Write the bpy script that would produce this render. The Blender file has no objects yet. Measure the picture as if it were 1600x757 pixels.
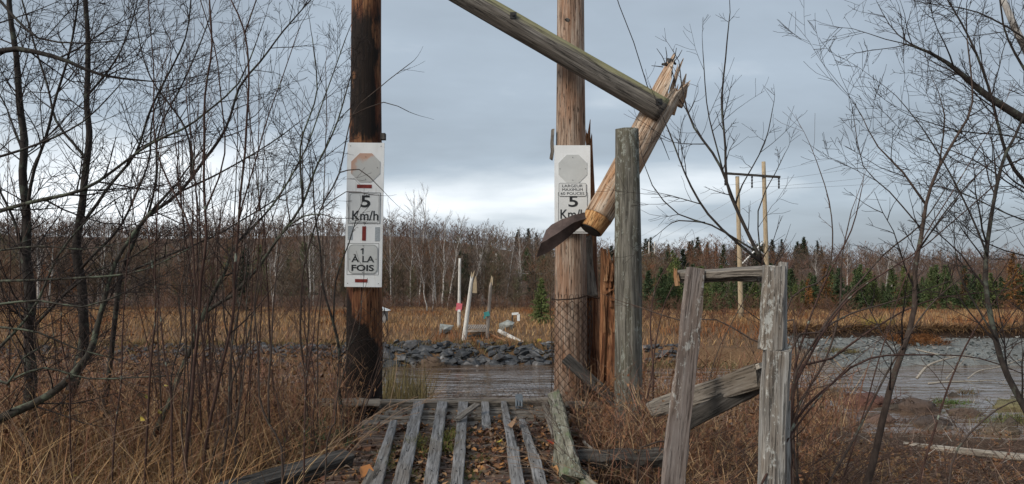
import bpy, bmesh, math, random
import numpy as np
from mathutils import Vector, Matrix, noise, Quaternion
SC = bpy.context.scene
COL = SC.collection
R = math.radians
# ------------------------------------------------------------------ camera
CZ = 1.314
F = 1200.0
PITCH = math.atan(61.5 / F)
cam_d = bpy.data.cameras.new('camera')
cam = bpy.data.objects.new('camera', cam_d); COL.objects.link(cam)
cam.location = (0, 0, CZ)
cam.rotation_euler = (R(90) + PITCH, 0, 0)
cam_d.sensor_width = 36; cam_d.lens = 27.0
cam_d.clip_end = 6000; cam_d.clip_start = 0.05
SC.camera = cam
# ------------------------------------------------------------------ sky
SUN_EL, SUN_AZ = 34.0, 232.0      # azimuth: compass direction the light comes from (0 = +Y, clockwise)
W = bpy.data.worlds.new('World'); SC.world = W; W.use_nodes = True
nt = W.node_tree; nt.nodes.clear()
def wn(t, **k):
    n = nt.nodes.new(t)
    for a, b in k.items(): setattr(n, a, b)
    return n
def build_world():
    L = nt.links.new
    out = wn('ShaderNodeOutputWorld'); bg = wn('ShaderNodeBackground'); bg.inputs[1].default_value = 0.1
    sky = wn('ShaderNodeTexSky', sky_type='NISHITA'); sky.sun_disc = False
    sky.sun_elevation = R(SUN_EL); sky.sun_rotation = R(SUN_AZ); sky.air_density = 1.2; sky.dust_density = 2
    tc = wn('ShaderNodeTexCoord'); sp = wn('ShaderNodeSeparateXYZ'); L(tc.outputs['Generated'], sp.inputs[0])
    def m(op, a, b=None, c=None, clamp=False):
        n = wn('ShaderNodeMath', operation=op); n.use_clamp = clamp
        for i, v in enumerate((a, b, c)):
            if v is None: continue
            if isinstance(v, (int, float)): n.inputs[i].default_value = v
            else: L(v, n.inputs[i])
        return n.outputs[0]
    X, Y, Z = sp.outputs
    zz = m('MAXIMUM', Z, 0.0)
    den = m('ADD', zz, 0.22)
    cx = m('DIVIDE', X, den); cy = m('DIVIDE', Y, den)
    cb = wn('ShaderNodeCombineXYZ'); L(cx, cb.inputs[0]); L(cy, cb.inputs[1])
    n1 = wn('ShaderNodeTexNoise'); n1.inputs['Scale'].default_value = 0.85; n1.inputs['Detail'].default_value = 6; n1.inputs['Roughness'].default_value = 0.48; n1.inputs['Distortion'].default_value = 0.25
    mp = wn('ShaderNodeMapping'); mp.inputs['Location'].default_value = (1.35, 0.55, 0.0); mp.inputs['Scale'].default_value = (0.75, 1.1, 1)
    L(cb.outputs[0], mp.inputs[0]); L(mp.outputs[0], n1.inputs['Vector'])
    # cloud cover gets thinner (brighter) towards the horizon, all the way round, most of all to the left
    band = m('EXPONENT', m('MULTIPLY', zz, -7.5))
    left = m('MULTIPLY', m('ADD', m('MULTIPLY', X, -1.0), 0.30), 0.75)
    bandv = m('MULTIPLY', band, m('ADD', 0.26, m('MAXIMUM', left, -0.10)))
    def lump(x0, z0, rx, rz, amt):
        a = m('POWER', m('ABSOLUTE', m('DIVIDE', m('SUBTRACT', X, x0), rx)), 2.0)
        b = m('POWER', m('ABSOLUTE', m('DIVIDE', m('SUBTRACT', Z, z0), rz)), 2.0)
        return m('MULTIPLY', m('EXPONENT', m('MULTIPLY', m('ADD', a, b), -1.0)), m('MULTIPLY', m('GREATER_THAN', Y, 0.0), amt))
    t = m('ADD', m('MULTIPLY', m('SUBTRACT', n1.outputs['Fac'], 0.5), 1.9), m('ADD', bandv, 0.25))
    for q in ((0.06, 0.165, 0.24, 0.045, -0.20), (-0.04, 0.105, 0.18, 0.038, 0.26), (-0.36, 0.10, 0.24, 0.09, 0.34), (0.30, 0.25, 0.35, 0.07, -0.06)):
        t = m('ADD', t, lump(*q))
    n2 = wn('ShaderNodeTexNoise'); n2.inputs['Scale'].default_value = 2.1; n2.inputs['Detail'].default_value = 6; L(mp.outputs[0], n2.inputs['Vector'])
    t = m('ADD', t, m('MULTIPLY', m('SUBTRACT', n2.outputs['Fac'], 0.5), 0.75), clamp=True)
    cr = wn('ShaderNodeValToRGB'); e = cr.color_ramp
    e.elements[0].position = 0.0; e.elements[0].color = (1.85, 2.15, 2.5, 1)
    e.elements[1].position = 1.0; e.elements[1].color = (6.2, 6.5, 6.8, 1)
    k = e.elements.new(0.45); k.color = (2.55, 3.0, 3.5, 1)
    k = e.elements.new(0.7); k.color = (4.0, 4.4, 4.8, 1)
    L(t, cr.inputs[0])
    mx = wn('ShaderNodeMixRGB'); mx.inputs[0].default_value = 0.93
    L(sky.outputs[0], mx.inputs[1]); L(cr.outputs[0], mx.inputs[2])
    L(mx.outputs[0], bg.inputs[0]); L(bg.outputs[0], out.inputs[0])
build_world()
sd = bpy.data.lights.new('sun', 'SUN'); sd.energy = 1.5; sd.angle = R(22); sd.color = (1.0, 0.93, 0.83)
sun = bpy.data.objects.new('sun', sd); COL.objects.link(sun)
_az = R(SUN_AZ); _el = R(SUN_EL)
sdir = Vector((math.sin(_az) * math.cos(_el), math.cos(_az) * math.cos(_el), math.sin(_el)))
sun.rotation_euler = sdir.to_track_quat('Z', 'Y').to_euler(); sun.location = sdir * 30
SC.view_settings.view_transform = 'Standard'; SC.view_settings.look = 'None'
SC.view_settings.exposure = 0.84; SC.view_settings.gamma = 1.0
SC.cycles.max_bounces = 5; SC.cycles.diffuse_bounces = 2; SC.cycles.glossy_bounces = 3
SC.cycles.transparent_max_bounces = 8

# ------------------------------------------------------------------ helpers
FW = Vector((0, math.cos(PITCH), math.sin(PITCH))); UP = Vector((0, -math.sin(PITCH), math.cos(PITCH)))
CAM = Vector((0, 0, CZ))
def ray(px, py): return FW * F + Vector((px - 800, 0, 0)) + UP * (378.5 - py)
def at(px, py, Y):
    d = ray(px, py); return CAM + d * (Y / d.y)
def tag(o, label=None, cat=None, group=None, kind=None):
    if label: o['label'] = label
    if cat: o['category'] = cat
    if group: o['group'] = group
    if kind: o['kind'] = kind
    return o
def empty(name, loc, label=None, cat=None, group=None, kind=None):
    o = bpy.data.objects.new(name, None); COL.objects.link(o); o.location = loc
    o.empty_display_size = 0.1
    return tag(o, label, cat, group, kind)
def link(name, me, mat=None, parent=None, loc=None, mw=None):
    o = bpy.data.objects.new(name, me); COL.objects.link(o)
    if mat is not None and not me.materials: me.materials.append(mat)
    if parent is not None:
        o.parent = parent
        if mw is not None: o.matrix_local = Matrix.Translation(-Vector(parent.location)) @ mw
        elif loc is not None: o.location = Vector(loc) - Vector(parent.location)
    elif mw is not None: o.matrix_world = mw
    elif loc is not None: o.location = loc
    return o
class MB:
    def __init__(s): s.v = []; s.f = []
    def tube(s, pts, rad, n=4, cap=True):
        k = len(pts); b = len(s.v)
        d = (pts[-1] - pts[0])
        if d.length < 1e-6: return
        d.normalize()
        ref = Vector((0, 0, 1)) if abs(d.z) < 0.9 else Vector((1, 0, 0))
        for i in range(k):
            t = (pts[min(i + 1, k - 1)] - pts[max(i - 1, 0)])
            if t.length < 1e-7: t = d
            t = t.normalized()
            u = t.cross(ref)
            if u.length < 1e-3: u = t.cross(Vector((0, 1, 0)))
            u.normalize(); w = t.cross(u)
            r = rad[i]
            for j in range(n):
                a = 2 * math.pi * j / n
                s.v.append(pts[i] + u * (math.cos(a) * r) + w * (math.sin(a) * r))
        for i in range(k - 1):
            for j in range(n):
                j2 = (j + 1) % n
                s.f.append((b + i * n + j, b + i * n + j2, b + (i + 1) * n + j2, b + (i + 1) * n + j))
        if cap:
            s.f.append(tuple(b + j for j in reversed(range(n)))); s.f.append(tuple(b + (k - 1) * n + j for j in range(n)))
    def box(s, c, sx, sy, sz, M=None):
        b = len(s.v); c = Vector(c)
        for x in (-1, 1):
            for y in (-1, 1):
                for z in (-1, 1):
                    p = Vector((x * sx / 2, y * sy / 2, z * sz / 2))
                    if M is not None: p = M @ p
                    s.v.append(c + p)
        for q in ((0, 1, 3, 2), (4, 6, 7, 5), (0, 4, 5, 1), (2, 3, 7, 6), (0, 2, 6, 4), (1, 5, 7, 3)): s.f.append(tuple(b + i for i in q))
    def build(s, name, mat, parent=None, loc=None, smooth=True, **k):
        o_ = Vector(loc) if loc is not None else (Vector(parent.location) if parent is not None else Vector((0, 0, 0)))
        me = bpy.data.meshes.new(name)
        me.from_pydata([tuple(v - o_) for v in s.v], [], s.f)
        if smooth: me.polygons.foreach_set('use_smooth', [True] * len(me.polygons))
        me.update()
        o = link(name, me, mat, parent, o_)
        return tag(o, **k)
def np_mesh(name, V, T, C=None, smooth=False):
    """V (n,3) vertices, T (m,3) triangles, C (n,3) own colour of each vertex."""
    me = bpy.data.meshes.new(name)
    V = np.ascontiguousarray(V, dtype=np.float32); T = np.ascontiguousarray(T, dtype=np.int32)
    me.vertices.add(len(V)); me.vertices.foreach_set('co', V.ravel())
    me.loops.add(T.size); me.loops.foreach_set('vertex_index', T.ravel())
    me.polygons.add(len(T)); me.polygons.foreach_set('loop_start', np.arange(0, T.size, 3, dtype=np.int32))
    if smooth: me.polygons.foreach_set('use_smooth', np.ones(len(T), dtype=bool))
    me.update(calc_edges=True)
    if C is not None:
        a = me.color_attributes.new('Col', 'FLOAT_COLOR', 'POINT')
        a.data.foreach_set('color', np.concatenate([C, np.ones((len(C), 1))], 1).astype(np.float32).ravel())
    return me
def perp(D, rs):
    r = rs.normal(size=D.shape); p = np.cross(D, r); return p / (np.linalg.norm(p, axis=1, keepdims=True) + 1e-9)
def slivers(P, D, L, Wd, rs):
    """thin triangles from P along unit D, length L, base width Wd"""
    S = perp(D, rs) * (Wd / 2)[:, None]; n = len(P)
    V = np.empty((n * 3, 3)); V[0::3] = P - S; V[1::3] = P + S; V[2::3] = P + D * L[:, None]
    return V, np.arange(n * 3).reshape(n, 3)
def blades(P, D, L, Wd, bend, rs, C):
    """three-triangle bent blades"""
    n = len(P); S = perp(D, rs); S[:, 2] *= 0.3; S *= (Wd / 2)[:, None]
    B = rs.normal(size=(n, 3)); B[:, 2] = -0.35 * np.abs(B[:, 2]); B *= (bend * L)[:, None]
    M_ = P + D * (L * 0.55)[:, None] + B * 0.25; T_ = P + D * L[:, None] + B
    V = np.empty((n * 5, 3)); V[0::5] = P - S; V[1::5] = P + S; V[2::5] = M_ - S * .75; V[3::5] = M_ + S * .75; V[4::5] = T_
    b = np.arange(n)[:, None] * 5
    T = np.concatenate([b + [0, 1, 3], b + [0, 3, 2], b + [2, 3, 4]], 0)
    return V, T, np.repeat(C, 5, 0)
def leaves(P, size, rs, C, flat=0.35):
    n = len(P); a = rs.uniform(0, 6.283, n)
    N = rs.normal(size=(n, 3)) * flat; N[:, 2] += 1; N /= np.linalg.norm(N, axis=1, keepdims=True)
    U = np.stack([np.cos(a), np.sin(a), np.zeros(n)], 1); U = U - N * (U * N).sum(1, keepdims=True); U /= np.linalg.norm(U, axis=1, keepdims=True)
    Wv = np.cross(N, U); s = size[:, None]; asp = rs.uniform(.45, .8, n)[:, None]; cl = rs.uniform(-.15, .55, n)[:, None]; c2 = rs.uniform(-.1, .4, n)[:, None]
    V = np.empty((n * 6, 3))
    V[0::6] = P - U * s * .55 + N * s * c2; V[1::6] = P - U * s * .1 + Wv * s * asp * .55 + N * s * cl
    V[2::6] = P + U * s * .3 + Wv * s * asp * .35 + N * s * cl * .8; V[3::6] = P + U * s * .6 + N * s * c2 * 1.4
    V[4::6] = P + U * s * .25 - Wv * s * asp * .42 + N * s * cl; V[5::6] = P - U * s * .15 - Wv * s * asp * .5 + N * s * cl * .6
    b = np.arange(n)[:, None] * 6
    T = np.concatenate([b + [0, 3, 1], b + [1, 3, 2], b + [0, 5, 3], b + [5, 4, 3]], 0)
    return V, T, np.repeat(C, 6, 0)
def cat(*parts):
    V = []; T = []; C = []; o = 0
    for p in parts:
        V.append(p[0]); T.append(p[1] + o); o += len(p[0])
        if len(p) > 2: C.append(p[2])
    return np.concatenate(V), np.concatenate(T), (np.concatenate(C) if C else None)
def pal(rs, n, cols, jit=0.18):
    cols = np.array(cols); c = cols[rs.integers(0, len(cols), n)]
    return c * (1 + rs.uniform(-jit, jit, (n, 1)))
def smooth01(a, b, x):
    t = np.clip((x - a) / (b - a), 0, 1); return t * t * (3 - 2 * t)

# ------------------------------------------------------------------ materials
class G:
    def __init__(s, name, rough=0.85, spec=0.3):
        s.m = bpy.data.materials.new(name); s.m.use_nodes = True; s.t = s.m.node_tree; s.t.nodes.clear()
        s.out = s.t.nodes.new('ShaderNodeOutputMaterial'); s.b = s.t.nodes.new('ShaderNodeBsdfPrincipled')
        s.b.inputs['Roughness'].default_value = rough; s.b.inputs['Specular IOR Level'].default_value = spec
        s.L(s.b.outputs[0], s.out.inputs[0]); s.co = s.t.nodes.new('ShaderNodeTexCoord')
    def L(s, a, b): s.t.links.new(a, b)
    def put(s, sock, v):
        if isinstance(v, (int, float)): sock.default_value = v
        elif isinstance(v, tuple): sock.default_value = v if len(v) == 4 or sock.type == 'VECTOR' else (*v, 1)
        else: s.L(v, sock)
    def math(s, op, a, b=None, c=None, clamp=False):
        n = s.t.nodes.new('ShaderNodeMath'); n.operation = op; n.use_clamp = clamp
        for i, v in enumerate((a, b, c)):
            if v is not None: s.put(n.inputs[i], v)
        return n.outputs[0]
    def map(s, scale=(1, 1, 1), loc=(0, 0, 0), src='Object'):
        n = s.t.nodes.new('ShaderNodeMapping'); n.inputs['Scale'].default_value = scale; n.inputs['Location'].default_value = loc
        s.L(s.co.outputs[src] if isinstance(src, str) else src, n.inputs[0]); return n.outputs[0]
    def noise(s, vec, scale, detail=4, rough=0.55, dist=0):
        n = s.t.nodes.new('ShaderNodeTexNoise'); n.inputs['Scale'].default_value = scale; n.inputs['Detail'].default_value = detail
        n.inputs['Roughness'].default_value = rough; n.inputs['Distortion'].default_value = dist; s.L(vec, n.inputs['Vector']); return n.outputs['Fac']
    def voro(s, vec, scale, feature='F1', out='Distance', rnd=1):
        n = s.t.nodes.new('ShaderNodeTexVoronoi'); n.feature = feature; n.inputs['Scale'].default_value = scale; n.inputs['Randomness'].default_value = rnd
        s.L(vec, n.inputs['Vector']); return n.outputs[out]
    def ramp(s, fac, stops):
        n = s.t.nodes.new('ShaderNodeValToRGB'); e = n.color_ramp.elements
        while len(e) < len(stops): e.new(0.5)
        for i, (p, c) in enumerate(stops): e[i].position = p; e[i].color = (*c, 1) if len(c) == 3 else c
        s.put(n.inputs[0], fac); return n.outputs[0]
    def rng(s, v, a, b, c=0.0, d=1.0):
        n = s.t.nodes.new('ShaderNodeMapRange'); n.interpolation_type = 'SMOOTHSTEP'
        s.put(n.inputs[0], v); n.inputs[1].default_value = a; n.inputs[2].default_value = b; n.inputs[3].default_value = c; n.inputs[4].default_value = d
        return n.outputs[0]
    def mix(s, f, a, b, mode='MIX'):
        n = s.t.nodes.new('ShaderNodeMixRGB'); n.blend_type = mode; s.put(n.inputs[0], f); s.put(n.inputs[1], a); s.put(n.inputs[2], b); return n.outputs[0]
    def sep(s, src='Object'):
        n = s.t.nodes.new('ShaderNodeSeparateXYZ'); s.L(s.co.outputs[src], n.inputs[0]); return n.outputs
    def rand(s):
        n = s.t.nodes.new('ShaderNodeObjectInfo'); return n.outputs['Random']
    def attr(s, name='Col'):
        n = s.t.nodes.new('ShaderNodeVertexColor'); n.layer_name = name; return n.outputs[0]
    def bump(s, h, strength=0.5, dist=0.01):
        n = s.t.nodes.new('ShaderNodeBump'); n.inputs['Strength'].default_value = strength; n.inputs['Distance'].default_value = dist
        s.L(h, n.inputs['Height']); s.L(n.outputs[0], s.b.inputs['Normal'])
    def color(s, c): s.put(s.b.inputs['Base Color'], c); return s.m

def wood(name, dark, mid, light, tint=None, lichen=0.0, lcol=(.42, .46, .40), holes=0.3, cracks=0.6, grain=40, rough=.85, char=None, moss=None, bump=.6, topmoss=None):
    g = G(name, rough)
    off = g.rand()
    cb = g.t.nodes.new('ShaderNodeCombineXYZ'); g.L(g.math('MULTIPLY', off, 37.0), cb.inputs[0]); g.L(g.math('MULTIPLY', off, 17.0), cb.inputs[2])
    ad = g.t.nodes.new('ShaderNodeVectorMath'); g.L(g.co.outputs['Object'], ad.inputs[0]); g.L(cb.outputs[0], ad.inputs[1]); v = ad.outputs[0]
    n1 = g.noise(g.map((1, 1, .05), src=v), grain, 7, .62, .4)
    n2 = g.noise(g.map((1, 1, .28), src=v), 5, 4, .6)
    n3 = g.noise(g.map((1, 1, .03), src=v), grain * 2.6, 4, .6, .3)
    c = g.ramp(n1, [(.30, dark), (.47, mid), (.66, light)])
    if tint: c = g.mix(g.math('MULTIPLY', g.rng(n2, .42, .66), tint[1]), c, tint[0])
    cr = g.rng(n3, .56, .63)
    c = g.mix(g.math('MULTIPLY', cr, cracks), c, tuple(x * .22 for x in dark))
    hs = g.rng(g.noise(g.map((1, 1, .14), src=v), 52, 3, .55), .605, .67)
    c = g.mix(g.math('MULTIPLY', hs, holes), c, tuple(x * .15 for x in dark))
    if char:
        X, Y, Z = g.sep()
        nz = g.math('SUBTRACT', g.noise(g.map((1, 1, .35), src=v), 7, 5, .65), .5)
        for (kind, z0, z1, sl) in char:
            if kind == 'low':
                t = g.math('SUBTRACT', g.math('SUBTRACT', z0, g.math('MULTIPLY', X, sl)), Z)
                f = g.rng(g.math('ADD', t, g.math('MULTIPLY', nz, 1.5)), -.10, .14)
            else:
                a = g.rng(g.math('ADD', Z, g.math('MULTIPLY', nz, .35)), z0 - .02, z0 + .06)
                b = g.rng(g.math('ADD', Z, g.math('MULTIPLY', nz, .5)), z1 - .05, z1 + .12, 1, 0)
                e = g.rng(g.math('ADD', g.math('ABSOLUTE', g.math('ADD', X, sl)), g.math('MULTIPLY', nz, .42)), .12, .18, 1, 0)
                f = g.math('MULTIPLY', g.math('MULTIPLY', a, b), e)
            c = g.mix(g.math('MULTIPLY', f, .95), c, g.mix(n1, (.004, .0035, .0035), (.014, .011, .009)))
    if lichen:
        ln = g.noise(g.map((1, 1, .5), src=v), 30, 7, .78)
        lf = g.rng(g.math('ADD', ln, g.math('MULTIPLY', g.math('SUBTRACT', n2, .5), .6)), .64 - lichen * .16, .70 - lichen * .12)
        c = g.mix(g.math('MULTIPLY', lf, .62), c, lcol)
    if moss:
        mf = g.rng(g.noise(g.map((1, 1, .3), src=v), 8, 5, .6), .62 - moss[1] * .2, .72 - moss[1] * .2)
        c = g.mix(g.math('MULTIPLY', mf, .85), c, moss[0])
    if topmoss:
        X, Y, Z = g.sep(); tf = g.rng(g.math('ADD', X, g.math('MULTIPLY', g.math('SUBTRACT', n1, .5), .18)), .02, .09)
        c = g.mix(g.math('MULTIPLY', tf, .75), c, topmoss)
    h = g.math('SUBTRACT', g.math('MULTIPLY', n1, .8), g.math('ADD', g.math('MULTIPLY', cr, .8), g.math('MULTIPLY', hs, .5)))
    g.bump(h, bump, .012)
    return g.color(c)
M = {}
M['pole_dark'] = None   # made where its height marks are known
M['pole_pale'] = wood('tall pole wood', (.10, .06, .042), (.31, .215, .155), (.52, .43, .35), tint=((.29, .145, .08), .6), holes=.8, cracks=.8)
M['split'] = wood('splintered fresh wood', (.12, .05, .025), (.34, .17, .08), (.54, .34, .19), tint=((.20, .06, .02), .6), holes=.4, cracks=.9, grain=44)
M['stump'] = wood('red rotten wood', (.055, .020, .010), (.29, .125, .055), (.50, .27, .14), tint=((.07, .02, .01), .8), holes=.6, cracks=.9, grain=42)
M['broken_pole'] = wood('bleached broken pole wood', (.11, .06, .035), (.42, .30, .21), (.68, .58, .47), tint=((.40, .20, .09), .7), holes=.7, cracks=.7)
M['sawn_end'] = wood('fresh sawn pole butt', (.20, .08, .03), (.48, .24, .09), (.66, .42, .20), tint=((.30, .12, .05), .5), holes=.5, cracks=.6)
M['grey_post'] = wood('old grey post', (.035, .033, .028), (.125, .115, .095), (.25, .235, .20), tint=((.085, .075, .042), .6), lichen=.55, lcol=(.36, .38, .34), cracks=.4, holes=.2)
M['beam'] = wood('mossy grey crossbeam', (.04, .036, .032), (.135, .12, .105), (.26, .24, .21), tint=((.12, .10, .08), .5), cracks=.9, holes=.2, topmoss=(.29, .27, .13))
M['deck_plank'] = wood('weathered grey deck plank', (.085, .082, .082), (.205, .20, .198), (.33, .32, .315), tint=((.13, .105, .08), .6), cracks=.7, holes=.3, grain=42)
M['deck_brown'] = wood('rotting brown tie', (.04, .027, .020), (.12, .088, .068), (.22, .175, .145), tint=((.15, .075, .05), .6), cracks=.8, holes=.4, moss=((.07, .085, .03), .3))
M['deck_grey'] = wood('split grey timber', (.06, .052, .044), (.19, .165, .14), (.31, .28, .24), tint=((.13, .10, .07), .6), cracks=.8, holes=.3)
M['fence_wood'] = wood('weathered fence timber', (.10, .09, .08), (.25, .235, .215), (.42, .41, .385), tint=((.17, .125, .085), .65), lichen=.42, lcol=(.60, .61, .57), cracks=.7, holes=.35, grain=34)
M['fence_brown'] = wood('weathered brown board', (.09, .07, .06), (.215, .175, .155), (.33, .29, .265), tint=((.17, .12, .09), .6), lichen=.38, lcol=(.58, .58, .54), cracks=.6, holes=.3, grain=34)
M['mossy'] = wood('mossy edge timber', (.07, .065, .045), (.22, .205, .155), (.36, .34, .28), tint=((.13, .12, .07), .6), cracks=.9, holes=.2, moss=((.16, .19, .10), .22), lichen=.3)
M['dark_timber'] = wood('wet dark timber', (.018, .016, .014), (.05, .045, .04), (.11, .10, .09), cracks=.7, holes=.2)
M['white_pole'] = wood('bleached white pole', (.35, .32, .28), (.60, .57, .52), (.78, .75, .70), cracks=.4, holes=.3)
M['far_grey'] = wood('far grey pole', (.14, .11, .09), (.30, .25, .21), (.42, .37, .32), cracks=.4)
M['orange_wood'] = wood('new yellow pole wood', (.24, .17, .10), (.40, .31, .20), (.52, .42, .29), cracks=.3, holes=.2)
M['drift'] = wood('bleached driftwood', (.13, .11, .085), (.32, .28, .23), (.48, .44, .38), cracks=.5)

def bark(name, a, b, lich=0.0, lcol=(.30, .34, .27), sc=30):
    g = G(name, .9); v = g.map((1, 1, .45))
    n = g.noise(v, sc, 4, .6); n2 = g.noise(g.map(), 9, 4, .65)
    c = g.ramp(n, [(.3, a), (.65, b)])
    if lich: c = g.mix(g.math('MULTIPLY', g.rng(n2, .62 - lich * .25, .72 - lich * .2), .8), c, lcol)
    g.bump(n, .5, .006); return g.color(c)
M['bark_dark'] = bark('dark alder bark', (.014, .011, .010), (.045, .036, .031), .40, (.085, .095, .072))
M['bark_lichen'] = bark('lichened grey bark', (.022, .019, .015), (.065, .057, .045), .62, (.125, .145, .10))
M['bark_red'] = bark('red brown sapling bark', (.035, .018, .014), (.085, .047, .036), .1)
M['bark_brown'] = bark('brown sapling bark', (.035, .024, .019), (.085, .060, .048), .2, (.12, .13, .10))
M['twig_dark'] = bark('dark twigs', (.016, .012, .011), (.040, .030, .027))
M['twig_red'] = bark('red brown twigs', (.055, .033, .026), (.12, .075, .058))
g = G('birch bark', .8); v = g.map((1, 1, 3.0)); n = g.noise(v, 3.2, 3, .6)
M['birch'] = g.color(g.ramp(n, [(.36, (.10, .085, .075)), (.47, (.40, .37, .34)), (.7, (.56, .53, .49))]))
def vcol(name, rough=.9, spec=.15, per=False, amp=.5, nscale=4.0):
    g = G(name, rough, spec); n = g.noise(g.map(), nscale, 4, .6)
    c = g.mix(1.0, g.attr(), g.ramp(n, [(.25, (1 - amp,) * 3), (.75, (1 + amp * .4,) * 3)]), 'MULTIPLY')
    if per: c = g.mix(1.0, c, g.ramp(g.rand(), [(0, (.70, .72, .8)), (.5, (1.05, 1.0, .9)), (1, (1.65, 1.35, 1.05))]), 'MULTIPLY')
    return g.color(c)
M['plant'] = vcol('dry plants', amp=.25)
M['leaf'] = vcol('fallen leaves', rough=.65, spec=.35, amp=.2)
M['needles'] = vcol('conifer needles', amp=.35, nscale=1.5, per=True)
M['wood_mass'] = vcol('leafless wood', amp=.30, nscale=.12)
def ground_mat():
    g = G('ground', .95, .15); v = g.map()
    n = g.noise(v, 1.1, 6, .65); n2 = g.noise(v, 14, 5, .7); n3 = g.voro(v, 7)
    c = g.mix(1.0, g.attr(), g.ramp(n, [(.3, (.62, .60, .58)), (.7, (1.25, 1.22, 1.18))]), 'MULTIPLY')
    c = g.mix(1.0, c, g.ramp(n2, [(.3, (.62,) * 3), (.7, (1.3,) * 3)]), 'MULTIPLY')
    g.bump(g.math('ADD', n2, g.math('MULTIPLY', n3, .4)), .6, .05); return g.color(c)
M['ground'] = ground_mat()
def water_mat():
    g = G('muddy river', .06, .6)
    n = g.noise(g.map((.22, .75, 1)), .55, 3, .5, .8); n2 = g.noise(g.map((.6, 1.6, 1)), 1.2, 3, .5, .5)
    g.b.inputs['IOR'].default_value = 1.33
    g.bump(g.math('ADD', n, g.math('MULTIPLY', n2, .18)), 1.0, .30)
    f = g.noise(g.map((.12, .5, 1)), .9, 5, .6)
    return g.color(g.ramp(f, [(.3, (.085, .052, .033)), (.7, (.175, .115, .075))]))
M['water'] = water_mat()
g = G('slate rock', .75, .35); v = g.map(); n = g.noise(v, 3, 6, .65); rd = g.rand()
c = g.ramp(n, [(.3, (.025, .026, .028)), (.55, (.078, .081, .085)), (.75, (.19, .19, .19))])
c = g.mix(1.0, c, g.ramp(rd, [(0, (.55, .56, .58)), (.7, (1.0, 1.0, 1.02)), (.9, (1.5, 1.35, 1.25)), (1, (2.3, 2.25, 2.2))]), 'MULTIPLY')
g.bump(n, .6, .08); M['rock'] = g.color(c)
g = G('pale boulder', .85); n = g.noise(g.map(), 2.5, 6, .65); g.bump(n, .6, .08)
M['boulder'] = g.color(g.ramp(n, [(.3, (.16, .17, .155)), (.7, (.40, .41, .38))]))
def plain(name, col, rough=.5, metal=0, spec=.4, var=.15, sc=8, bump=0):
    g = G(name, rough, spec); g.b.inputs['Metallic'].default_value = metal; n = g.noise(g.map(), sc, 5, .65)
    c = g.ramp(n, [(.3, tuple(x * (1 - var) for x in col)), (.7, tuple(min(1, x * (1 + var)) for x in col))])
    if bump: g.bump(n, bump, .01)
    return g.color(c)
M['sign_white'] = plain('white sign sheet', (.80, .81, .80), .55, var=.05, sc=3)
g = G('white sign sheet', .55); n = g.noise(g.map((9, 9, .8)), 3.0, 5, .65); n_b = g.noise(g.map(), 6.0, 5, .65)
c = g.ramp(n_b, [(.3, (.77, .78, .77)), (.6, (.84, .85, .845))]); c = g.mix(g.math('MULTIPLY', g.rng(n, .56, .72), .35), c, (.42, .37, .30))
M['sign_white'] = g.color(c)
M['sign_grey'] = plain('grey white plate', (.56, .57, .555), .5, var=.10, sc=5)
M['plate'] = plain('pale speed plate', (.70, .71, .70), .45, var=.06, sc=6)
M['black_paint'] = plain('black lettering', (.018, .02, .022), .55, var=.2)
M['outline'] = plain('thin black outline', (.05, .05, .052), .6, var=.2)
M['reflector_red'] = plain('dull red reflector', (.20, .025, .018), .35, var=.35, sc=40)
M['reflector_grey'] = plain('scuffed grey reflector', (.36, .39, .41), .35, var=.35, sc=90)
g = G('stained octagon plate', .6); n = g.noise(g.map((1, 1, 1), (3.1, 0, 1.7)), 4.5, 5, .6); X, Y, Z = g.sep()
f = g.rng(g.math('SUBTRACT', n, g.math('MULTIPLY', g.math('SUBTRACT', X, Z), .9)), .46, .62)
f = g.rng(g.math('ADD', n, g.math('MULTIPLY', g.math('SUBTRACT', Z, X), 1.6)), .56, .74)
M['octagon_stained'] = g.color(g.mix(f, (.50, .50, .48), (.52, .33, .25)))
M['steel'] = plain('dark bolt steel', (.05, .048, .045), .5, .7, var=.4, sc=30)
M['rust_sheet'] = plain('dark rusty sheet steel', (.085, .058, .050), .65, .2, var=.5, sc=6, bump=.3)
M['wire'] = plain('rusty wire', (.055, .036, .028), .6, .5, var=.3, sc=30)
M['net_wire'] = plain('dull galvanised netting wire', (.13, .12, .11), .6, .4, var=.3, sc=30)
M['cable'] = plain('black cable', (.03, .03, .033), .6, var=.1)
M['far_cable'] = plain('pale power cable', (.42, .43, .44), .5, var=.1)
M['far_cable_dark'] = plain('grey power cable', (.16, .17, .18), .5, var=.1)
M['pink'] = plain('pink red tape', (.62, .14, .17), .6, var=.2)
M['teal'] = plain('teal tape', (.07, .32, .30), .6, var=.2)
M['yellow'] = plain('yellow tape', (.75, .62, .05), .6, var=.2)
M['blue_thing'] = plain('blue grey hose', (.15, .175, .20), .5, var=.3, sc=40)
M['white_paint'] = plain('white paint', (.75, .75, .73), .6, var=.08)
M['shed'] = plain('grey shed wall', (.25, .24, .23), .7, var=.1)

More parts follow.
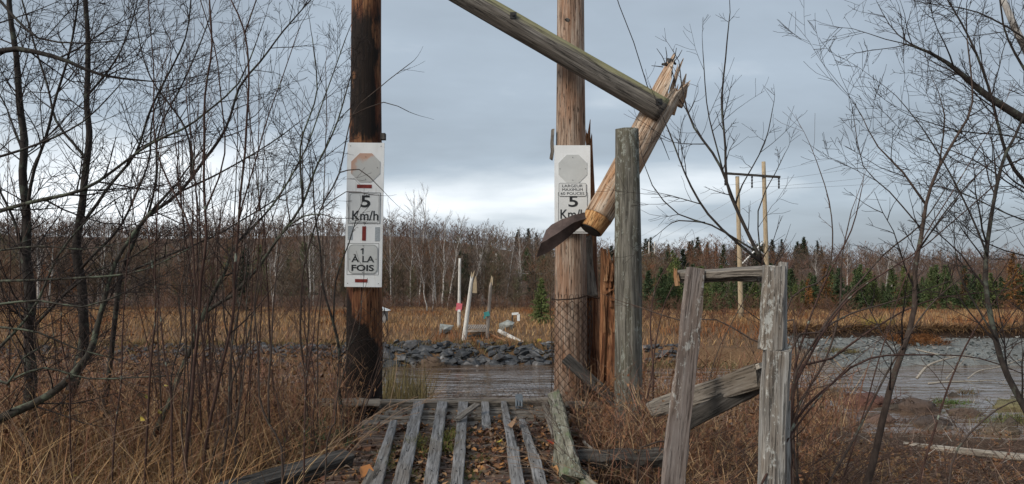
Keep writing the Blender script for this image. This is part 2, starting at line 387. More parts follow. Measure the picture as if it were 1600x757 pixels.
# ------------------------------------------------------------------ terrain
SL = 0.0542
def deck_z(Y): return -SL * (8.3 - Y)
def deck(px, py, dz=0.0):
    """point of the sloping deck surface (raised dz) seen at a pixel"""
    d = ray(px, py); # CZ + t d.z = -SL*(8.3 - t d.y) + dz
    t = (-SL * 8.3 + dz - CZ) / (d.z - SL * d.y); return CAM + d * t
BARS = [(14.0, 26.0, 2.4, .4, 1.22), (9.5, 25.0, 2.0, .9, 1.3), (13.2, 28.8, 2.0, .45, 1.15), (17.8, 30.6, 2.2, .5, 1.15), (17.8, 24.6, 2.8, .45, 1.25), (11.0, 31.5, 1.8, .6, 1.2), (21.5, 27.6, 3.0, .6, 1.2), (15.5, 32.4, 1.5, .35, 1.15), (9.5, 28.5, 2.2, .5, 1.2), (19.5, 33.5, 2.6, .4, 1.15), (15.0, 29.8, 3.4, .3, 1.12), (24.0, 31.0, 2.6, .4, 1.15), (16.5, 27.0, 1.6, .3, 1.2), (13.0, 34.5, 2.4, .3, 1.12)]
def gz_np(x, Y):
    x = np.asarray(x, float); Y = np.asarray(Y, float)
    near = -0.36 - 0.02 * np.clip(Y, 0, 9)
    ax = np.abs(x + 0.47)
    dk = 1 - smooth01(0.95, 1.25, ax); dk = dk * (1 - smooth01(8.15, 8.6, Y)) * smooth01(-3, 3.0, Y)
    near = near * (1 - dk) + (-SL * (8.3 - Y) - .125) * dk
    shore = 26.0 - 7.0 * smooth01(3, 11, x) + 1.0 * np.sin(x * .35) - 3 * smooth01(-5, -14, x)
    near = near - .28 * smooth01(3, 6, x) * smooth01(5, 8.5, Y)
    t = np.clip((Y - 9) / (shore - 9), 0, 3)
    bank = -0.55 - 3.1 * np.clip(t, 0, 1) ** 1.1 - 1.1 * np.clip(t - 1, 0, 1) * 2
    z = np.where(Y < 9, near - .0, np.minimum(bank, near))
    z = np.maximum(z, -4.6)
    r = smooth01(16, 21, x)                                   # the gravel shore of the far side starts right of the riprap
    f0 = 45.0 + .6 * np.sin(x * .21 + 1) + r * (.9 * np.sin(x * .55) + .5 * np.sin(x * 1.3 + 2))
    up_l = -4.6 + 1.95 * smooth01(f0 - .8, f0 + 2.4, Y) + .55 * smooth01(47, 56, Y) + .30 * smooth01(56, 75, Y)
    up_r = -4.6 + 1.0 * smooth01(f0 - 2, f0 + .6, Y) + 1.05 * np.clip((Y - 45) / 8.5, 0, 1) + .62 * smooth01(53.2, 53.9, Y) + .12 * smooth01(56, 75, Y)
    up_ = up_l * (1 - r) + up_r * r
    far = smooth01(40, 42, Y)
    z = z * (1 - far) + up_ * far
    # hill behind the field
    ridge_h = 20.5 - 13.0 * smooth01(-55, 45, x * 260 / np.maximum(Y, 60)) + 2.0 * np.sin(x * .02 + .7) * (Y / 300)
    z = z + ridge_h * smooth01(95, 290, Y) + 2.0 * smooth01(330, 900, Y)
    for bx, by, rx, ry, h in BARS:
        wx = x + .5 * np.sin(Y * 2.1 + bx); wy = Y + .25 * np.sin(x * 1.7 + by)
        z = z + h * np.exp(-((wx - bx) / rx) ** 2 - ((wy - by) / ry) ** 2)
    return z
def gz(x, Y):
    z = float(gz_np(x, Y)); a = .05 if Y < 9 else (.12 if Y < 60 else .5)
    return z
def gzn(x, Y):
    return gz(x, Y) + bumpz(x, Y)
def bumpz(x, Y):
    a = .035 if Y < 9 else (.10 if Y < 80 else .6); s = .9 if Y < 9 else (.35 if Y < 80 else .05)
    if abs(x + .47) < 1.1 and Y < 8.4: a = .006
    return a * noise.fractal(Vector((x * s, Y * s, 3.1)), 1.0, 2.0, 3)
def build_ground():
    ys = list(np.arange(-30, 2, 2.0)) + list(np.arange(2, 10, .16)) + list(np.arange(10, 44, .5)) + list(np.arange(44, 58, .28)) + list(np.arange(58, 110, 2)) + list(np.arange(110, 340, 8)) + list(np.geomspace(345, 4000, 22))
    nx = 240; ts = np.linspace(-1, 1, nx + 1)
    V = []; Cc = []
    for Y in ys:
        Wd = 34 + 1.7 * abs(Y)
        xs = np.sign(ts) * np.abs(ts) ** (2.1 if Y < 44 else 1.3) * Wd
        zs = gz_np(xs, np.full_like(xs, Y))
        for x, z in zip(xs, zs):
            V.append((x, Y, z + bumpz(x, Y)))
    V = np.array(V); x = V[:, 0]; Y = V[:, 1]; z = V[:, 2]
    C = np.empty_like(V); C[:] = (.085, .052, .034)                       # leaf litter and soil near the camera
    def put(mask, col):
        m_ = mask[:, None]; C[:] = C * (1 - m_) + np.array(col) * m_
    put(smooth01(9, 13, Y), (.125, .080, .050))
    rr = smooth01(3, 8, x) * smooth01(19, 22, Y)
    put(rr * (Y < 40), (.105, .085, .068))
    put(smooth01(-3.35, -3.7, z) * (Y > 15) * (Y < 42), (.12, .105, .09))
    put((Y > 40) * 1.0, (.17, .105, .06))
    gr = smooth01(16, 20, x) * (Y > 40) * (1 - smooth01(53.0, 53.4, Y))
    put(gr, (.205, .215, .21))
    put(smooth01(16, 20, x) * smooth01(53.0, 53.2, Y) * (1 - smooth01(53.9, 54.1, Y)), (.045, .03, .022))
    put(smooth01(86, 100, Y), (.13, .088, .068))
    put(smooth01(250, 420, Y), (.12, .09, .088))
    n = nx + 1; T = []
    a = (np.arange(len(ys) - 1)[:, None] * n + np.arange(nx)[None, :]).ravel()
    T = np.concatenate([np.stack([a, a + 1, a + n + 1], 1), np.stack([a, a + n + 1, a + n], 1)])
    me = np_mesh('ground', V, T, C, smooth=True)
    tag(link('ground', me, M['ground']), kind='structure')
build_ground()
wm = bpy.data.meshes.new('river_water')
wm.from_pydata([(-260, 12, 0), (260, 12, 0), (260, 52.5, 0), (-260, 52.5, 0)], [], [(0, 1, 2, 3)])
tag(link('river_water', wm, M['water'], loc=(0, 0, -3.64)), kind='structure')

# ------------------------------------------------------------------ timber builders
def frame(p0, p1, nrm):
    z = (p1 - p0).normalized(); n = Vector(nrm); y = (n - z * n.dot(z)).normalized(); x = y.cross(z)
    return Matrix(((x.x, y.x, z.x, p0.x), (x.y, y.y, z.y, p0.y), (x.z, y.z, z.z, p0.z), (0, 0, 0, 1)))
def board(name, p0, p1, w, t, mat, nrm=(0, -1, 0), parent=None, w1=None, seed=0, rag=.012, warp=.004, n=10, ragend=.02, **k):
    """a sawn timber from p0 to p1: chamfered, slightly warped, ragged at its ends"""
    rg = random.Random(seed or hash((round(p0.x, 3), round(p0.z, 3))) & 0xffff); Lr = (p1 - p0).length; w1 = w1 or w
    n = max(3, n); V = []; Fc = []; c = min(w, t) * .13
    prof = [(-1, -1, 1, 0), (-1, -1, 0, 1), (-1, 1, 0, -1), (-1, 1, 1, 0), (1, 1, -1, 0), (1, 1, 0, -1), (1, -1, 0, 1), (1, -1, -1, 0)]
    ez = [rg.uniform(-1, 1) * ragend for _ in prof]; ez2 = [rg.uniform(-1, 1) * ragend for _ in prof]
    for i in range(n + 1):
        f = i / n; ww = (w + (w1 - w) * f) / 2; ox = noise.noise(Vector((f * 2.3, seed, 1.7))) * warp * 3; oy = noise.noise(Vector((f * 2.1, seed, 7.7))) * warp * 3
        for j, (sx, sy, cx, cy) in enumerate(prof):
            z = f * Lr + (ez[j] if i == 0 else 0) + (ez2[j] if i == n else 0)
            jx = noise.noise(Vector((f * Lr * 7, j * 3.1, seed))) * rag; jy = noise.noise(Vector((f * Lr * 7, j * 3.1, seed + 9))) * rag * .6
            V.append((sx * ww + cx * c + ox + jx, sy * t / 2 + cy * c + oy + jy, z))
    for i in range(n):
        for j in range(8):
            a = i * 8 + j; b = i * 8 + (j + 1) % 8; Fc.append((a, b, b + 8, a + 8))
    Fc.append(tuple(range(7, -1, -1))); Fc.append(tuple(n * 8 + j for j in range(8)))
    me = bpy.data.meshes.new(name); me.from_pydata(V, [], Fc); me.update()
    return tag(link(name, me, mat, parent, mw=frame(p0, p1, nrm)), **k)
def log(name, p0, p1, r0, r1, mat, parent=None, nrm=(0, -1, 0), sides=28, seg=26, disp=.03, jag0=0, jag1=0, seed=1, flute=.0, bend=0, jagfn=None, **k):
    rg = random.Random(seed); Lr = (p1 - p0).length; V = []; Fc = []
    j0 = [rg.uniform(0, jag0) for _ in range(sides)]; j1 = [rg.uniform(0, 1) ** 1.3 * jag1 for _ in range(sides)]
    if jagfn: j1 = [jagfn(2 * math.pi * j / sides, rg) for j in range(sides)]
    for i in range(seg + 1):
        f = i / seg
        for j in range(sides):
            a = 2 * math.pi * j / sides; r = r0 + (r1 - r0) * f
            d = noise.noise(Vector((math.cos(a) * 2.2 + seed, math.sin(a) * 2.2, f * Lr * .8))) * disp + noise.noise(Vector((math.cos(a) * 7 + seed, math.sin(a) * 7, f * Lr * .7))) * (disp * .5 + flute)
            rr = r * (1 + d); z = f * Lr
            if f < .2: z += j0[j] * (1 - f / .2)
            if f > .75: z -= j1[j] * ((f - .75) / .25)
            V.append((math.cos(a) * rr + bend * math.sin(f * math.pi), math.sin(a) * rr, z))
    for i in range(seg):
        for j in range(sides):
            a = i * sides + j; b = i * sides + (j + 1) % sides; Fc.append((a, b, b + sides, a + sides))
    for end, o in ((0, 0), (1, seg * sides)):
        c = len(V); zc = sum(V[o + j][2] for j in range(sides)) / sides
        if end and (jag1 or jagfn): zc = min(V[o + j][2] for j in range(sides)) - .02
        V.append((0, 0, zc))
        for j in range(sides):
            t = (o + j, o + (j + 1) % sides); Fc.append((t[1], t[0], c) if end == 0 else (t[0], t[1], c))
    me = bpy.data.meshes.new(name); me.from_pydata(V, [], Fc)
    me.polygons.foreach_set('use_smooth', [p < seg * sides for p in range(len(Fc))]); me.update()
    return tag(link(name, me, mat, parent, mw=frame(p0, p1, nrm)), **k)
def spikes(name, specs, mat, parent, seed=0, **k):
    """wedge shaped splinters joined into one part: (p0, p1, width, thickness)"""
    m_ = MB(); rg = random.Random(seed)
    for p0, p1, w, t in specs:
        d = (p1 - p0).normalized(); x = d.cross(Vector((0, 1, 0)));
        if x.length < .05: x = Vector((1, 0, 0))
        x.normalize(); y = d.cross(x); b = len(m_.v)
        for (f, s) in ((0, 1), (.55, .8), (1, .18)):
            c = p0.lerp(p1, f) + x * rg.uniform(-.2, .2) * w
            for sx, sy in ((-1, -1), (1, -1), (1, 1), (-1, 1)): m_.v.append(c + x * sx * w / 2 * s + y * sy * t / 2 * s)
        for i in range(2):
            for j in range(4): m_.f.append((b + i * 4 + j, b + i * 4 + (j + 1) % 4, b + i * 4 + 4 + (j + 1) % 4, b + i * 4 + 4 + j))
        m_.f.append((b, b + 3, b + 2, b + 1)); m_.f.append((b + 8, b + 9, b + 10, b + 11))
    return m_.build(name, mat, parent, smooth=False, **k)
def bolt(parent, p, nrm=(0, -1, 0), s=.06, plate=True, name='bolt_plate'):
    m_ = MB(); n = Vector(nrm).normalized(); q = Vector((0, 0, 1)).rotation_difference(n).to_matrix()
    if plate: m_.box(p, s, s, .008, q)
    m_.tube([p, p + n * .03], [s * .22, s * .2], 6)
    return m_.build(name, M['steel'], parent, smooth=False)

# ================================================================== THE TWO TALL POLES
YL = 8.62
pz = lambda py, Y=YL: at(572, py, Y).z
base_l = Vector((at(569, 640, YL).x, YL, -0.9))
top_l = Vector((at(573, 0, YL).x - .005, YL, at(573, -60, YL).z))
M['pole_dark'] = wood('creosoted dark pole wood', (.035, .015, .008), (.155, .062, .028), (.34, .17, .08), tint=((.10, .03, .015), .8), holes=.8, cracks=.8,
    char=[('low', pz(500) + .9, 0, -1.9), ('high', pz(222) + .9, pz(30) + .9, .0)])
pl = empty('utility_pole', base_l, 'tall dark brown pole with charred black patches, carrying the signboard for one at a time', 'pole')
log('shaft', base_l, top_l, .212, .162, M['pole_dark'], pl, seed=3, seg=60, disp=.035, sides=40)
m_ = MB(); m_.box(at(599, 214, YL - .1), .05, .08, .07); m_.build('wood_block', M['dark_timber'], pl, smooth=False)
YR = 8.75
base_r = Vector((at(891, 640, YR).x, YR, -0.9)); top_r = Vector((at(892, 0, YR).x, YR, at(892, -60, YR).z))
pr = empty('utility_pole', base_r, 'tall pale brown pole crossed by the fallen beam, wire netting round its foot', 'pole')
log('shaft', base_r, top_r, .190, .155, M['pole_pale'], pr, seed=8, seg=60, disp=.05, flute=.02, sides=40)
spikes('knot', [(at(887, 33, YR - .14), at(889, 30, YR - .17), .06, .05)], M['dark_timber'], pr)
# split slabs standing against the right flank of the pole
sl = empty('split_slab', at(928, 465, 8.95), 'long thin split slab of brown wood standing behind the right pole', 'plank')
log('slab', at(928, 640, 8.95), at(921, 205, 8.95), .10, .035, M['stump'], sl, seed=14, disp=.16, jag1=.25, sides=14)
spikes('splinter', [(at(921, 230, 8.95), at(921.5, 187, 8.95), .035, .03), (at(918, 235, 8.93), at(916, 203, 8.93), .03, .02)], M['stump'], sl, 2)
tag(board('grey_slab', at(924, 466, 8.80), at(917, 372, 8.82), .135, .035, M['deck_grey'], w1=.10, seed=5, ragend=.04), 'short weathered grey slab fixed beside the right pole below the sheet', 'plank')
tag(board('short_board', at(862, 249, 8.70), at(864, 203, 8.72), .035, .10, M['deck_grey'], seed=4, ragend=.01), 'short dark board fixed upright on the left side of the pale pole', 'board')

# ------------------------------------------------------------------ signboards
def text_obj(s, w, h, mat, parent, x, z, y, bold=.0, name='lettering'):
    cu = bpy.data.curves.new('t', 'FONT'); cu.body = s; cu.align_x = 'CENTER'; cu.offset = bold; cu.extrude = .0; cu.resolution_u = 4; cu.size = 1
    to = bpy.data.objects.new('t', cu); COL.objects.link(to)
    dg = bpy.context.evaluated_depsgraph_get(); me = bpy.data.meshes.new_from_object(to.evaluated_get(dg))
    bpy.data.objects.remove(to); bpy.data.curves.remove(cu)
    co = [v.co.copy() for v in me.vertices]; x0 = min(c.x for c in co); x1 = max(c.x for c in co); y0 = min(c.y for c in co); y1 = max(c.y for c in co)
    for v, c in zip(me.vertices, co): v.co = Vector(((c.x - (x0 + x1) / 2) / (x1 - x0) * w, 0, (c.y - (y0 + y1) / 2) / (y1 - y0) * h))
    me.name = name; me.materials.clear()
    o = bpy.data.objects.new(name, me); COL.objects.link(o); me.materials.append(mat); o.parent = parent; o.location = (x, y, z); return o
def plate(name, w, h, t, mat, parent, x, z, y, r=0, poly=None):
    """thin plate in the x/z plane, rounded corners r, or an explicit outline; front face towards -y"""
    pts = poly or []
    if not pts:
        for cx, cz, a0 in ((w / 2 - r, h / 2 - r, 0), (-w / 2 + r, h / 2 - r, 90), (-w / 2 + r, -h / 2 + r, 180), (w / 2 - r, -h / 2 + r, 270)):
            for k in range(5 if r else 1):
                a = R(a0 + (22.5 * k if r else 0)); pts.append((cx + r * math.cos(a), cz + r * math.sin(a)))
    n = len(pts); V = [(p[0], 0, p[1]) for p in pts] + [(p[0], t, p[1]) for p in pts]
    Fc = [tuple(range(n)), tuple(range(2 * n - 1, n - 1, -1))] + [(i, i + n, (i + 1) % n + n, (i + 1) % n) for i in range(n)]
    me = bpy.data.meshes.new(name); me.from_pydata(V, [], Fc); me.update()
    o = bpy.data.objects.new(name, me); COL.objects.link(o); me.materials.append(mat); o.parent = parent; o.location = (x, y, z); return o
def outline(w, h, lw, parent, x, z, y, r):
    def ring(w, h, r):
        p = []
        for cx, cz, a0 in ((w / 2 - r, h / 2 - r, 0), (-w / 2 + r, h / 2 - r, 90), (-w / 2 + r, -h / 2 + r, 180), (w / 2 - r, -h / 2 + r, 270)):
            for k in range(5): a = R(a0 + 22.5 * k); p.append((cx + r * math.cos(a), 0, cz + r * math.sin(a)))
        return p
    a = ring(w, h, r); b = ring(w - 2 * lw, h - 2 * lw, max(r - lw, .001)); n = len(a)
    me = bpy.data.meshes.new('border'); me.from_pydata(a + b, [], [(i, (i + 1) % n, (i + 1) % n + n, i + n) for i in range(n)]); me.update()
    o = bpy.data.objects.new('border', me); COL.objects.link(o); me.materials.append(M['outline']); o.parent = parent; o.location = (x, y, z); return o
def octa(r): return [(r * math.cos(R(22.5 + 45 * k)) / math.cos(R(22.5)), r * math.sin(R(22.5 + 45 * k)) / math.cos(R(22.5))) for k in range(8)]
def screws(parent, pts, y):
    for x, z in pts:
        m_ = MB(); m_.tube([Vector((x, y, z)), Vector((x, y - .004, z))], [.0045, .0035], 8)
        me = bpy.data.meshes.new('screw'); me.from_pydata([tuple(v) for v in m_.v], [], m_.f); me.update()
        o = bpy.data.objects.new('screw', me); COL.objects.link(o); me.materials.append(M['steel']); o.parent = parent
YS = 8.38; u = YS / F
c1 = at(569.5, 335.5, YS)
s1 = empty('signboard', c1, 'tall white signboard reading 5 Km/h and 1 À LA FOIS on the left pole', 'sign')
s1.rotation_euler = (0, R(-.65) * -1, 0)
plate('backing_board', 58 * u, 227 * u, .018, M['sign_white'], s1, 0, 0, 0, r=.004)
def cz1(v): return (393 - v) / 2.9125 * u
def cx1(v): return (v - 117) / 2.9125 * u
o = plate('octagon_plate', 0, 0, .004, M['octagon_stained'], s1, cx1(118), cz1(178), -.005, poly=octa(22.8 * u)); screws(o, [(0, .75 * 22.8 * u), (0, -.8 * 22.8 * u), (.13, 0)], -.001)
plate('reflector', 68 / 2.9125 * u, 16 / 2.9125 * u, .003, M['reflector_red'], s1, cx1(114), cz1(264), -.004)
o = plate('speed_plate', 49.5 * u, 48 * u, .003, M['plate'], s1, cx1(116), cz1(363.5), -.004, r=.002)
outline(50 * u, 49 * u, .6 * u, o, 0, 0, -.002, .002); outline(46 * u, 45.5 * u, .4 * u, o, 0, 0, -.0025, .03)
text_obj('5', 15.5 * u, 19 * u, M['black_paint'], o, cx1(121) - cx1(116), cz1(333) - cz1(363.5), -.003, .018)
text_obj('Km/h', 41 * u, 15.5 * u, M['black_paint'], o, cx1(121) - cx1(116), cz1(398) - cz1(363.5), -.003, .012)
screws(o, [(0, 21.5 * u), (0, -21.5 * u)], -.001)
plate('reflector', 6 * u, 22.5 * u, .003, M['reflector_red'], s1, cx1(117), cz1(480), -.004)
plate('side_reflector', 7.3 * u, 22 * u, .003, M['reflector_grey'], s1, cx1(54), cz1(478), -.004)
plate('side_reflector', 7.3 * u, 22 * u, .003, M['reflector_grey'], s1, cx1(178), cz1(482), -.004)
o = plate('notice_plate', 46.5 * u, 46 * u, .004, M['sign_grey'], s1, cx1(114.5), cz1(597), -.006, r=8 * u)
outline(49.5 * u, 49.5 * u, .6 * u, o, 0, 0, .0045, .002); outline(45 * u, 44.5 * u, .4 * u, o, 0, 0, -.001, 7 * u)
plate('lettering', 0, 0, .0005, M['black_paint'], o, -1 * u, cz1(561) - cz1(597), -.0025, poly=[(x * u, z * u) for x, z in ((-.2, -4.8), (1.8, -4.8), (1.8, 4.8), (.3, 4.8), (-2.8, 3.0), (-2.8, 1.3), (-.2, 2.5))])
text_obj('À LA', 36 * u, 12.6 * u, M['black_paint'], o, 0, cz1(593) - cz1(597), -.002, .02)
text_obj('FOIS', 35 * u, 9.9 * u, M['black_paint'], o, 0, cz1(637) - cz1(597), -.002, .03)
screws(o, [(0, 20.8 * u), (0, -20.5 * u), (20.5 * u, 0), (-20.5 * u, 0)], -.001)
plate('reflector', 57 / 2.9125 * u, 15 / 2.9125 * u, .003, M['reflector_red'], s1, cx1(109), cz1(695), -.004)
screws(s1, [(-24 * u, 108 * u), (24 * u, 108 * u), (-24 * u, -108 * u), (24 * u, -108 * u)], -.002)
YS2 = 8.52; u = YS2 / F
c2 = at(894.5, 296, YS2)
s2 = empty('signboard', c2, 'white signboard reading LARGEUR MAXIMUM 60 POUCES behind the bent rusty sheet', 'sign')
plate('backing_board', 56.5 * u, 139 * u, .018, M['sign_white'], s2, 0, 0, 0, r=.004)
def cz2(v): return (296 - (200 + v / 4.73)) * u
def cx2(v): return (850 + v / 4.73 - 894.5) * u
o = plate('octagon_plate', 0, 0, .004, M['sign_grey'], s2, cx2(213), cz2(302), -.005, poly=octa(22.4 * u)); screws(o, [(0, .82 * 22 * u), (0, -.82 * 22 * u), (.143, 0), (-.143, 0)], -.001)
o = plate('speed_plate', 45.5 * u, 62 * u, .003, M['plate'], s2, cx2(212), cz2(625), -.004, r=.002)
outline(46 * u, 62.5 * u, .5 * u, o, 0, 0, -.002, .002)
text_obj('5', 15 * u, 17.5 * u, M['black_paint'], o, cx2(215) - cx2(212), cz2(545) - cz2(625), -.003, .015)
text_obj('Km/h', 39 * u, 15 * u, M['black_paint'], o, 0, cz2(640) - cz2(625), -.003, .010)
o = plate('width_plate', 43 * u, 21 * u, .003, M['plate'], s2, cx2(210), cz2(458), -.010, r=2.5 * u)
outline(43 * u, 21 * u, .45 * u, o, 0, 0, -.001, 2.4 * u)
text_obj('LARGEUR', 32 * u, 4.3 * u, M['black_paint'], o, 0, cz2(430) - cz2(458), -.002, .0)
text_obj('MAXIMUM', 32 * u, 4.3 * u, M['black_paint'], o, 0, cz2(458) - cz2(458), -.002, .0)
text_obj('60 POUCES', 37 * u, 4.3 * u, M['black_paint'], o, 0, cz2(487) - cz2(458), -.002, .0)

# ------------------------------------------------------------------ fallen crossbeam and the broken pole
b0 = at(600, -78, 8.30); b1 = at(1036, 173, 8.30)
cb = empty('crossbeam', b0, 'long mossy grey round beam slanting down across the right pole', 'beam')
log('beam', b0, b1, .120, .135, M['beam'], cb, seed=21, seg=50, disp=.05, sides=36)
for q in ((802, 31), (1026, 164)): bolt(cb, at(q[0], q[1], 8.30) + Vector((0, -.135, .0)), s=.07)
bolt(cb, at(838, 42, 8.28), (.4, -.2, 1), .04)
YB0, YB1 = 8.22, 8.66
p0 = at(923, 360, YB0); p1 = at(1064, 108, YB1)
bp = empty('broken_pole', p0, 'short broken pole leaning right, sawn butt below, splintered top under the beam end', 'pole')
def jagtop(a, rg):
    k = abs(((a + math.pi) % (2 * math.pi)) - math.pi) / math.pi       # 0 upper left side of the pole .. 1 lower right side
    base = -.10 + .42 * smooth01(.22, .5, k) - .24 * smooth01(.62, .9, k)
    return float(base) + rg.uniform(0, .13)
log('shaft', p0.lerp(p1, .075), p1, .155, .172, M['broken_pole'], bp, seed=31, disp=.09, flute=.06, sides=44, seg=50, jagfn=jagtop)
log('butt', p0, p0.lerp(p1, .078), .128, .150, M['sawn_end'], bp, seed=32, disp=.05, seg=6, sides=26)
dirb = (p1 - p0).normalized()
log('dark_end_face', p0 - dirb * .012, p0 + dirb * .004, .108, .12, M['black_paint'], bp, seed=33, disp=.04, seg=2, sides=24)  # lower end face of the butt, coloured near black
m_ = MB(); q0 = p0.lerp(p1, .088)
xa = dirb.cross(Vector((0, 1, 0))).normalized(); ya = dirb.cross(xa)
m_.tube([q0 + (xa * math.cos(a) + ya * math.sin(a)) * .162 + dirb * .008 * math.sin(a * 3) for a in [i * 2 * math.pi / 24 for i in range(25)]], [.012] * 25, 6)
m_.build('steel_band', M['wire'], bp)
spikes('splinter', [(at(1058, 165, 8.62), at(1073, 116, 8.64), .06, .06), (at(1064, 168, 8.62), at(1075, 138, 8.64), .05, .05),
    (at(1040, 140, 8.5), at(1053, 98, 8.54), .05, .04), (at(1050, 140, 8.52), at(1067, 91, 8.56), .045, .04), (at(1036, 140, 8.5), at(1043, 106, 8.53), .03, .03), (at(1046, 150, 8.5), at(1059, 100, 8.52), .03, .03)], M['broken_pole'], bp, 5)
spikes('inner_splinter', [(at(1042, 170, 8.52), at(1058, 118, 8.54), .025, .02), (at(1048, 172, 8.52), at(1060, 132, 8.54), .03, .02), (at(1052, 180, 8.54), at(1064, 146, 8.56), .03, .02)], M['split'], bp, 6)
m_ = MB()
for a, b in (((1034, 101), (1047, 104)), ((1044, 93), (1056, 101)), ((1043, 92), (1049, 106))): m_.tube([at(*a, 8.6), at((a[0] + b[0]) / 2, (a[1] + b[1]) / 2 - 1.5, 8.58), at(*b, 8.6)], [.014, .022, .012], 5)
m_.build('dark_scrap', M['dark_timber'], bp)
# bent rusty sheet
def sheet():
    rows = [((853, 360), (862, 351), (878, 343), (897, 336), (920, 331)),
            ((845, 381), (858, 373), (877, 361), (896, 348), (918, 341)),
            ((838, 403), (858, 394), (880, 378), (896, 364), (910, 353))]
    deps = [(8.20, 8.18, 8.16, 8.18, 8.24), (8.04, 8.04, 8.05, 8.10, 8.16), (8.10, 8.10, 8.11, 8.16, 8.24)]
    P = [[at(x, y, d) for (x, y), d in zip(r, dd)] for r, dd in zip(rows, deps)]
    V = []; Fc = []; nU, nV = 16, 8
    def s(uu, vv):
        fu = uu * 4; i = min(int(fu), 3); a = fu - i; fv = vv * 2; j = min(int(fv), 1); b = fv - j
        p = P[j][i].lerp(P[j][i + 1], a).lerp(P[j + 1][i].lerp(P[j + 1][i + 1], a), b)
        return p + Vector((0, noise.noise(Vector((uu * 3, vv * 3, 2))) * .006, noise.noise(Vector((uu * 9, vv * 5, 5))) * .004))
    for off in (0, .006):
        for i in range(nU + 1):
            for j in range(nV + 1): V.append(s(i / nU, j / nV) + Vector((0, off, 0)))
    n1 = (nU + 1) * (nV + 1); w = nV + 1
    for i in range(nU):
        for j in range(nV):
            a = i * w + j; Fc.append((a, a + 1, a + w + 1, a + w)); Fc.append((n1 + a, n1 + a + w, n1 + a + w + 1, n1 + a + 1))
    rim = [i * w for i in range(nU + 1)] + [nU * w + j for j in range(1, w)] + [i * w + nV for i in range(nU - 1, -1, -1)] + [j for j in range(nV - 1, 0, -1)]
    for a, b in zip(rim, rim[1:] + rim[:1]): Fc.append((a, b, b + n1, a + n1))
    m = MB(); m.v = V; m.f = Fc
    return m.build('steel_sheet', M['rust_sheet'], loc=P[1][2], smooth=False, label='bent dark rusty steel sheet poking left in front of the lower signboard', cat='metal sheet')
sheet()
# ------------------------------------------------------------------ grey post and the red stump
g0 = Vector((at(983, 660, 7.9).x, 7.9, -.75)); g1 = at(980, 203, 7.9)
tag(log('weathered_post', g0, g1, .150, .122, M['grey_post'], seed=41, seg=60, disp=.09, flute=.035, sides=32), 'thick lichened grey post standing upright before the leaning broken pole', 'post')
s0 = Vector((at(958, 650, 8.5).x, 8.5, -.8)); s1_ = at(953, 388, 8.5)
st = empty('splintered_stump', s0, 'red brown rotten pole stump with a jagged top left of the grey post', 'stump')
log('shaft', s0, s1_, .125, .105, M['stump'], st, seed=44, disp=.16, flute=.06, sides=26, seg=40, jagfn=lambda a, rg: .10 + .12 * math.cos(a - .3) * -1 + rg.uniform(0, .12))
spikes('splinter', [(at(961, 450, 8.45), at(961, 376, 8.46), .07, .05), (at(945, 460, 8.42), at(944, 392, 8.42), .05, .04), (at(952, 450, 8.40), at(951, 390, 8.42), .06, .04),
    (at(940, 600, 8.40), at(946, 430, 8.38), .035, .03), (at(955, 480, 8.38), at(948, 420, 8.40), .03, .02), (at(957, 470, 8.38), at(964, 425, 8.38), .03, .02), (at(946, 458, 8.36), at(959, 452, 8.36), .03, .02), (at(961, 520, 8.38), at(965, 455, 8.38), .04, .03)], M['stump'], st, 9)
spikes('inner_splinter', [(at(946, 440, 8.37), at(951, 404, 8.38), .04, .02), (at(944, 520, 8.37), at(943, 455, 8.37), .025, .02), (at(955, 440, 8.36), at(957, 412, 8.37), .03, .02)], M['split'], st, 10)
tag(board('charred_plank', at(884, 561, 8.36), at(960, 628, 8.20), .12, .05, M['dark_timber'], seed=51, nrm=(.2, -1, .3)), 'dark charred plank slanting down from the netted pole to the stump', 'plank')

# ------------------------------------------------------------------ broken railing on the right
fe = empty('broken_railing', at(1210, 757, 4.7), 'broken timber railing of two uprights and a top rail on the right', 'railing')
board('upright', at(1049, 790, 5.25), at(1088, 420, 5.15), .166, .05, M['fence_brown'], parent=fe, w1=.122, seed=61, nrm=(.12, -1, 0), ragend=.012, n=24)
board('post', at(1203, 830, 4.72), at(1212, 546.5, 4.72), .150, .125, M['fence_wood'], parent=fe, seed=62, nrm=(-.10, -1, 0), rag=.006, ragend=.012, n=16)
board('post', at(1204.5, 545, 4.73), at(1209, 417, 4.73), .138, .10, M['fence_wood'], parent=fe, w1=.125, seed=63, nrm=(-.10, -1, 0), rag=.006, ragend=.010, n=12)
board('side_plank', at(1223, 608, 4.76), at(1222.5, 412, 4.78), .046, .06, M['fence_wood'], parent=fe, seed=64, nrm=(-.10, -1, 0), rag=.006, ragend=.015, n=14)
board('side_plank', at(1228, 830, 4.78), at(1227, 625, 4.80), .048, .06, M['fence_wood'], parent=fe, seed=65, nrm=(-.10, -1, 0), rag=.006, ragend=.015, n=14)
board('top_rail', at(1060, 430, 5.35), at(1200, 424, 4.86), .085, .05, M['deck_grey'], parent=fe, seed=66, nrm=(0, -.45, 1), ragend=.02)
board('under_rail', at(1068, 437, 5.36), at(1192, 434, 4.95), .05, .06, M['deck_grey'], parent=fe, seed=67, nrm=(0, -1, .1), ragend=.03)
spikes('splinter', [(at(1058, 447, 5.3), at(1053, 419, 5.3), .03, .02), (at(1060, 440, 5.3), at(1056, 420, 5.28), .02, .02)], M['split'], fe, 3)
fb = empty('fallen_rail', at(1110, 606, 5.6), 'heavy grey rail slanting up behind the two railing uprights', 'rail')
